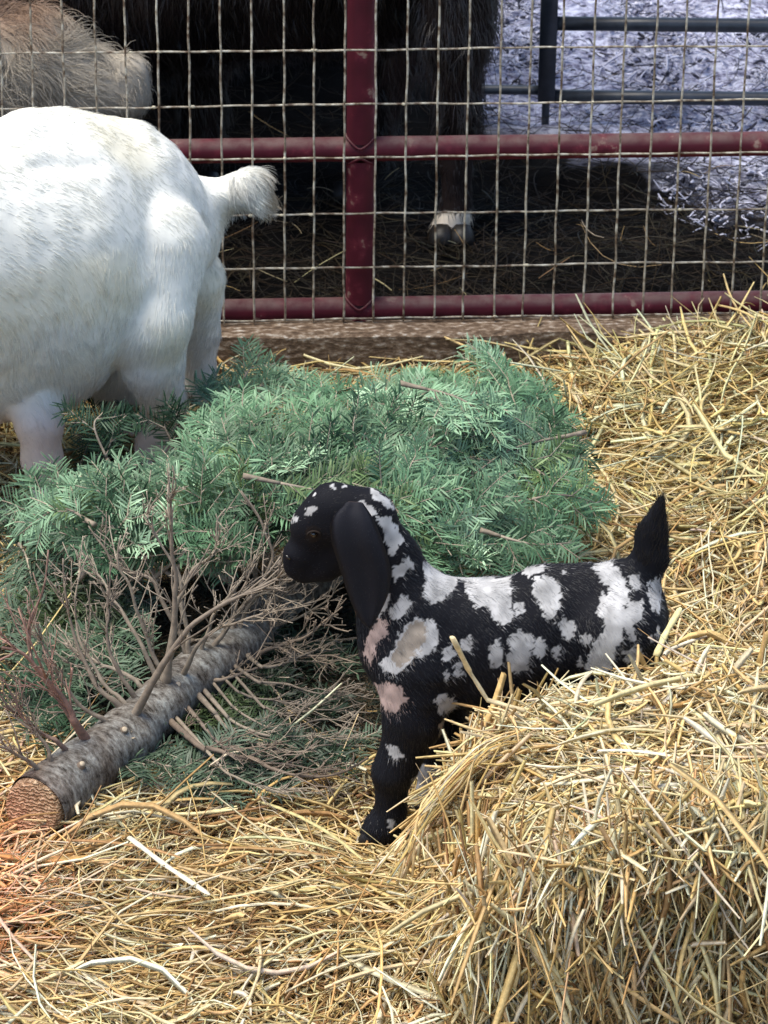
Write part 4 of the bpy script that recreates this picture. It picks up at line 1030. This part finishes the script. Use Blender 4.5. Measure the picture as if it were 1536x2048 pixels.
    tl = (u[:, 0] > 1268) & (u[:, 1] < 1140); fl[tl] = (.2, 0, 1)
    Ln = np.where(head, .0045, .0085) * rng.uniform(.7, 1.3, len(P)); Ln[tl] *= 1.5
    hair('coat', P, N, fl, Ln, .00022, kid_color(P, 6.5, 5.0), M_HAIR, root, .2, 3, .12, .12, 3)
    P, N = sample(Ve, Fe, 6000); N = np.where(N[:, 1:2] > 0, -N, N)
    hair('ear_hair', P, N, np.tile(np.array([.2, 0, -1.]), (len(P), 1)), .004 * rng.uniform(.6, 1.2, len(P)), .0002, np.tile(np.array([.011, .011, .015]), (len(P), 1)), M_HAIR, root, .2, 3, .1)
M_EYE, _nt, _b = mat_new('eye_gloss', .08, .8); _b.inputs['Base Color'].default_value = (.01, .006, .004, 1)
M_HOOF = tint_mat('hoof_horn', .5, .4, 60, .3)
build_kid()

def goat_color(P):
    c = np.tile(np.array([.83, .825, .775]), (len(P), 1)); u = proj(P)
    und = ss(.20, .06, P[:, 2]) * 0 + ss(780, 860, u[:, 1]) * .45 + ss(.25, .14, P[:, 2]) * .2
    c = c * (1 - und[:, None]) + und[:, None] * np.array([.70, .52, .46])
    t = ss(505, 545, u[:, 0]) * (u[:, 1] < 460) * .9; c = c * (1 - t[:, None]) + t[:, None] * np.array([.42, .33, .22])
    k = (vnoise(P * np.array([1, 1, .5]), 16, 61) * .5 + .5)[:, None]; c = c * (1 - .05 * k * np.array([.6, .8, 1.6]))
    d = ss(.6, .85, vnoise(P, 7, 62) * .5 + .5)[:, None]; c = c * (1 - d) + d * c * np.array([.98, .94, .84])
    return c
def build_goat():
    pr = []
    def gy(px): return np.interp(px, [-800, -200, 100, 340], [4.45, 4.70, 4.84, 4.97])
    add = lambda a, b, k=.03, sq=1.: pr.append(prim_px(a[:2], a[3] if len(a) > 3 else gy(a[0]), a[2], b[:2], b[3] if len(b) > 3 else gy(b[0]), b[2], k, sq))
    add((55, 520, 282), (-260, 540, 285), .03, .82); add((52, 655, 190), (-220, 665, 205), .04, .82)
    add((140, 445, 210), (238, 425, 168), .05, .78); add((238, 430, 166), (335, 462, 112), .04, .8)
    add((-260, 520, 250), (-450, 520, 190), .05, .75)
    add((60, 262, 34, gy(60)), (250, 290, 30, gy(250)), .06)
    # near thigh to hoof, with the stifle fold and the hock
    ny = 4.86; add((300, 500, 120, 4.84), (298, 640, 86, 4.79), .012, .8); add((298, 640, 84, 4.79), (304, 720, 64, 4.81), .012, .9); add((304, 720, 62, 4.81), (326, 800, 42, 4.83), .012)
    add((330, 800, 44, ny), (312, 880, 36, ny), .015); add((312, 880, 36, ny), (300, 935, 34, ny), .01)
    add((252, 560, 52, 4.77), (256, 680, 42, 4.78), .012)
    fy = 5.07; add((380, 560, 70, 5.04), (392, 660, 46, fy), .02); add((392, 660, 44, fy), (398, 740, 34, fy), .015); add((398, 740, 33, fy), (385, 850, 26, fy), .01)
    add((395, 775, 24, fy), (400, 795, 22, fy), .01)
    # udder
    add((215, 740, 62, 4.92), (235, 775, 52, 4.93), .02)
    # forelegs
    wy = 4.70; add((60, 760, 82, 4.74), (78, 845, 46, wy), .010, .9); add((78, 845, 46, wy), (84, 915, 38, wy), .012); add((82, 915, 38, wy), (97, 985, 30, wy), .015); add((97, 985, 33, wy), (95, 1050, 32, wy), .01)
    add((-150, 700, 90, 4.9), (-130, 820, 50, 4.92), .03); add((-130, 820, 48, 4.92), (-125, 930, 32, 4.92), .015)
    add((-430, 480, 150), (-620, 400, 95), .05, .8); add((-620, 400, 90), (-700, 420, 80), .03, .8); add((-700, 430, 76), (-810, 520, 46), .03, .8)
    # tail
    add((400, 400, 44, 5.0), (455, 385, 30, 5.0), .03); add((455, 385, 34, 5.0), (502, 372, 36, 4.99), .01, .8); add((502, 374, 37, 4.99), (522, 402, 26, 4.98), .015, .8)
    V, F = body(pr, .0062, nrm(np.array([.45, -1, 0.])))
    # folds of loose hide behind the ribs
    u = proj(V); N = vnormals(V, F)
    fold = np.exp(-((u[:, 1] - (330 + .02 * (u[:, 0] - 120) ** 2 / 40)) / 16) ** 2) * ss(30, 90, u[:, 0]) * ss(230, 160, u[:, 0])
    V = V - N * (fold * .010)[:, None] + N * (.002 * vnoise(V, 14, 71) + .0014 * vnoise(V, 40, 72))[:, None]
    root = empty('white_goat', tuple(PY(100, 500, 4.84) * np.array([1, 1, 0])), label='large white goat seen from behind with its tail raised, at the left edge', cat='goat')
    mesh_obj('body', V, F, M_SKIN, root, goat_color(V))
    for (x, y, Y) in ((300, 945, ny), (385, 870, fy), (95, 1062, wy), (-125, 945, 4.92)):
        for o in (-.014, .014):
            p = PY(x + o * 300, y, Y); mb = MB(); z0 = max(float(G(p[0], p[1])), .01); mb.tube(np.array([[p[0], p[1], z0 + .05], [p[0] - .002, p[1] - .004, z0 + .03], [p[0] - .008, p[1] - .012, z0 + .002]]), np.array([.017, .020, .020]), 12, (.16, .13, .10)); mb.build('hoof', M_HOOF, root)
    # head pieces beyond the frame
    for s in (-1, 1):
        p = PY(-690, 395, 4.5 + s * .07); mb = MB(); mb.tube(np.array([p, p + [.02, s * .03, -.05], p + [.03, s * .035, -.13], p + [.03, s * .03, -.17]]), np.array([.016, .03, .028, .006]), 10, (.5, .3, .2), squash=.3); mb.build('ear', M_SKIN, root)
        q = PY(-735, 425, 4.48 + s * .052); mb = MB(); a = np.linspace(0, np.pi, 8); mb.tube(np.stack([q[0] - .010 * np.cos(a), np.full(8, q[1]), np.full(8, q[2])], -1), np.maximum(.01 * np.sin(a), .0003), 12); mb.build('eye', M_EYE, root)
        p = PY(-660, 345, 4.5 + s * .025); mb = MB(); mb.tube(np.array([p, p + [.04, s * .01, .06], p + [.09, s * .02, .08], p + [.13, s * .03, .06]]), np.array([.016, .014, .010, .004]), 10, (.3, .25, .2)); mb.build('horn', M_HOOF, root)
    P, N = sample(V, F, 170000); u = proj(P)
    fl = np.zeros_like(P); fl[:] = (.45, 0, -1)
    top = ss(.35, .6, P[:, 2])[:, None]; fl = fl * (1 - top) + top * np.array([1, .2, -.45])
    th = ((u[:, 0] > 210) & (u[:, 1] > 480))[:, None]; fl = np.where(th, np.array([-.35, 0, -1.]), fl)
    sw = np.stack([vnoise(P, 9, 81), vnoise(P, 9, 82), vnoise(P, 9, 83)], -1); fl = fl + sw * .35
    tl = (u[:, 0] > 430) & (u[:, 1] < 460); fl[tl] = (.9, 0, -.35)
    L = .015 * rng.uniform(.5, 1.4, len(P)); L = L * (1 + .4 * ss(560, 700, u[:, 1]) - .8 * ss(800, 870, u[:, 1])); L[tl] = .02 * rng.uniform(.6, 1.4, tl.sum())
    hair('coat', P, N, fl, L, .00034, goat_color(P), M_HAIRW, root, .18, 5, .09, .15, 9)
    k = tl & (u[:, 0] > 450); Pt, Nt = P[k], N[k]; c = goat_color(Pt); c = c * (1 - ss(.0, .5, rng.random((len(c), 1))) * .3)
    hair('tail_tuft', Pt, Nt, np.tile(np.array([.55, 0, -1.]), (len(Pt), 1)), .03 * rng.uniform(.5, 1.2, len(Pt)), .0004, c, M_HAIRW, root, .25, 6, .12, .5, 11)
build_goat()

def build_cow():
    Yc = 6.0; pr = []
    add = lambda a, b, k=.04, sq=1.: pr.append(prim_px(a[:2], a[3] if len(a) > 3 else Yc, a[2], b[:2], b[3] if len(b) > 3 else Yc, b[2], k, sq))
    add((820, -160, 190), (300, -150, 245), .05, .75); add((300, -150, 240), (-150, -160, 230), .05, .75)
    add((760, -20, 110), (250, 0, 150), .06, .7)
    add((905, -120, 100, 5.93), (912, 60, 72, 5.9), .04); add((912, 60, 64, 5.9), (918, 220, 44, 5.9), .03); add((918, 220, 42, 5.9), (912, 330, 33, 5.9), .02); add((912, 330, 32, 5.9), (914, 420, 32, 5.9), .015); add((914, 420, 34, 5.9), (900, 452, 38, 5.9), .01)
    add((790, -60, 90, 6.12), (790, 100, 58, 6.12), .04); add((790, 100, 52, 6.12), (735, 300, 34, 6.12), .03); add((735, 300, 32, 6.12), (712, 400, 32, 6.12), .02)
    add((-60, -60, 100, 5.95), (-60, 200, 55, 5.95), .04); add((-60, 200, 50, 5.95), (-60, 420, 36, 5.95), .02)
    add((400, -20, 90, 6.15), (400, 200, 50, 6.15), .04); add((400, 200, 46, 6.15), (400, 360, 34, 6.15), .02)
    add((-250, -260, 150), (-420, -330, 110), .05); add((-420, -330, 110), (-560, -250, 70), .04)
    V, F = body(pr, .012)
    u = proj(V); c = np.tile(np.array([.016, .009, .008]), (len(V), 1))
    root = empty('shaggy_cow', (0, Yc, 0), label='dark brown shaggy cow standing behind the wire fence with pale fetlocks', cat='cow')
    def cc(P):
        u = proj(P); c = np.tile(np.array([.016, .010, .009]), (len(P), 1)); c = c * (1 + .8 * vnoise(P, 9, 5)[:, None])
        c[(u[:, 1] > 428) & (u[:, 0] > 820) & (u[:, 1] < 488)] = (.85, .74, .60)
        c[(u[:, 1] > 370) & (u[:, 0] < 760) & (u[:, 0] > 640)] = (.36, .31, .25)
        k = (u[:, 0] > 770) & (u[:, 0] < 850) & (u[:, 1] > 110) & (u[:, 1] < 270); c[k] *= 3
        return np.clip(c, .003, 1)
    mesh_obj('body', V, F, M_SKIN, root, cc(V))
    P, N = sample(V, F, 45000); fl = np.tile(np.array([.1, 0, -1.]), (len(P), 1)) + .3 * np.stack([vnoise(P, 8, 1), vnoise(P, 8, 2), vnoise(P, 8, 3)], -1)
    pj = proj(P); L = .05 * rng.uniform(.5, 1.4, len(P)); L[pj[:, 1] > 300] *= .35
    hair('coat', P, N, fl, L, .0006, cc(P), M_HAIR, root, .25, 5, .15, .6, 14)
    for (x, y, Y) in ((902, 500, 5.88), (705, 432, 6.1), (-60, 440, 5.93), (400, 385, 6.13)):
        for o in (-.018, .018):
            p = PY(x, y, Y); z0 = float(GB(p[0], p[1])) - .005; mb = MB(); mb.tube(np.array([[p[0] + o, p[1], z0 + .035], [p[0] + o, p[1] - .01, z0 + .02], [p[0] + o * 1.1, p[1] - .03, z0]]), np.array([.018, .024, .026]), 12, (.012, .010, .009)); mb.build('hoof', M_HOOF, root)
build_cow()

def build_calf():
    Yc = 5.74; pr = []
    add = lambda a, b, k=.03, sq=1.: pr.append(prim_px(a[:2], a[3] if len(a) > 3 else Yc, a[2], b[:2], b[3] if len(b) > 3 else Yc, b[2], k, sq))
    add((-300, 150, 190, 5.85), (-60, 140, 130), .05, .8); add((-60, 150, 128), (50, 130, 104), .05, .8); add((70, 130, 100), (150, 160, 84), .04, .8)
    add((150, 165, 76), (232, 168, 60), .03, .85); add((140, 200, 66), (235, 195, 50), .03, .85); add((262, 140, 34), (262, 195, 36), .02)
    add((-500, 160, 180, 5.9), (-300, 160, 190, 5.88), .05, .8)
    for x, Y in ((-200, 5.8), (-140, 5.98), (-560, 5.85), (-520, 6.0)): add((x, 260, 80, Y), (x, 380, 45, Y), .04); add((x, 380, 44, Y), (x, 520, 34, Y), .02)
    V, F = body(pr, .009)
    root = empty('shaggy_calf', (-.9, Yc, 0), label='cream woolly calf whose head pokes in behind the fence at upper left', cat='calf')
    def cc(P):
        u = proj(P); c = np.tile(np.array([.48, .425, .345]), (len(P), 1)); r = (ss(120, 30, u[:, 1]) * ss(160, 40, u[:, 0]))[:, None] * .7
        c = c * (1 - r) + r * np.array([.26, .13, .07]); d = ss(190, 250, u[:, 1])[:, None] * .5; c = c * (1 - d) + d * np.array([.12, .10, .08])
        return c * (1 + .25 * vnoise(P, 22, 6)[:, None])
    mesh_obj('body', V, F, M_SKIN, root, cc(V))
    for s in (-1, 1):
        p = PY(-45, 80, Yc + s * .09); mb = MB(); mb.tube(np.array([p, p + [-.03, s * .03, .01], p + [-.07, s * .05, 0], p + [-.10, s * .05, -.02]]), np.array([.012, .028, .024, .005]), 10, (.25, .18, .12), squash=.35); mb.build('ear', M_SKIN, root)
    P, N = sample(V, F, 42000); sw = np.stack([vnoise(P, 14, 21), vnoise(P, 14, 22), vnoise(P, 14, 23)], -1); fl = np.array([.25, 0, -.7]) + sw * 1.1
    u = proj(P); L = np.interp(u[:, 0], [0, 150, 220, 280], [.07, .055, .03, .018]) * rng.uniform(.6, 1.4, len(P))
    hair('coat', P, N, fl, L, .00055, cc(P), M_HAIRW, root, .5, 6, .18, .9, 31, .12)
    for x, Y in ((-200, 5.8), (-140, 5.98), (-560, 5.85), (-520, 6.0)):
        p = PY(x, 540, Y); z0 = float(GB(p[0], p[1])); mb = MB(); mb.tube(np.array([[p[0], Y, z0 + .08], [p[0], Y - .01, z0 + .04], [p[0], Y - .03, z0]]), np.array([.024, .032, .033]), 12, (.05, .04, .035)); mb.build('hoof', M_HOOF, root)
build_calf()

# ------------------------------------------------------------------ red heat lamp hanging just left of the picture; its glow reddens the straw by the sawn trunk
def build_lamp():
    p = np.array([-.74, 3.60, .62]); root = empty('heat_lamp', tuple(p), label='red brooder heat lamp hanging on its cord beside the pen', cat='heat lamp')
    prof = [(.018, .13), (.022, .10), (.045, .07), (.09, .03), (.105, .0)]; a = np.linspace(0, 2 * np.pi, 33)[:-1]
    V = []; F = []
    for q, (rr, z) in enumerate(prof + [(r_ - .002, z_ - .001) for r_, z_ in prof[::-1]]): V += [(p[0] + rr * math.cos(t), p[1] + rr * math.sin(t), p[2] + z) for t in a]
    for q in range(len(prof) * 2 - 1):
        for i in range(32): F.append((q * 32 + i, q * 32 + (i + 1) % 32, (q + 1) * 32 + (i + 1) % 32, (q + 1) * 32 + i))
    mb = MB(); mb.add(V, F); mb.build('reflector', M_STEEL, root)
    mb = MB(); z = np.linspace(.13, 2.2, 20); mb.tube(np.stack([p[0] + z * 0, p[1] + z * 0, p[2] + z], -1), .004, 6, (.02, .02, .02)); mb.build('cord', M_HOOF, root)
    m, nt, b = mat_new('red_bulb', .3); b.inputs['Base Color'].default_value = (.5, .02, .01, 1); b.inputs['Emission Color'].default_value = (1, .06, .02, 1); b.inputs['Emission Strength'].default_value = 6
    mb = MB(); mb.tube(np.array([p + [0, 0, q] for q in (.10, .07, .045, .02, .008)]), np.array([.014, .022, .034, .036, .02]), 16); mb.build('bulb', m, root)
    l = bpy.data.lights.new('heat_lamp_light', 'SPOT'); l.energy = 15; l.color = (1, .13, .05); l.spot_size = R(66); l.spot_blend = .9; l.shadow_soft_size = .03
    o = bpy.data.objects.new('heat_lamp_light', l); o.location = p - [0, 0, .012]; COL.objects.link(o); o.parent = root; o.matrix_parent_inverse = Matrix.Translation(-root.location)
    o.rotation_euler = Vector((-.05, -.09, 1)).to_track_quat('Z', 'Y').to_euler()
build_lamp()
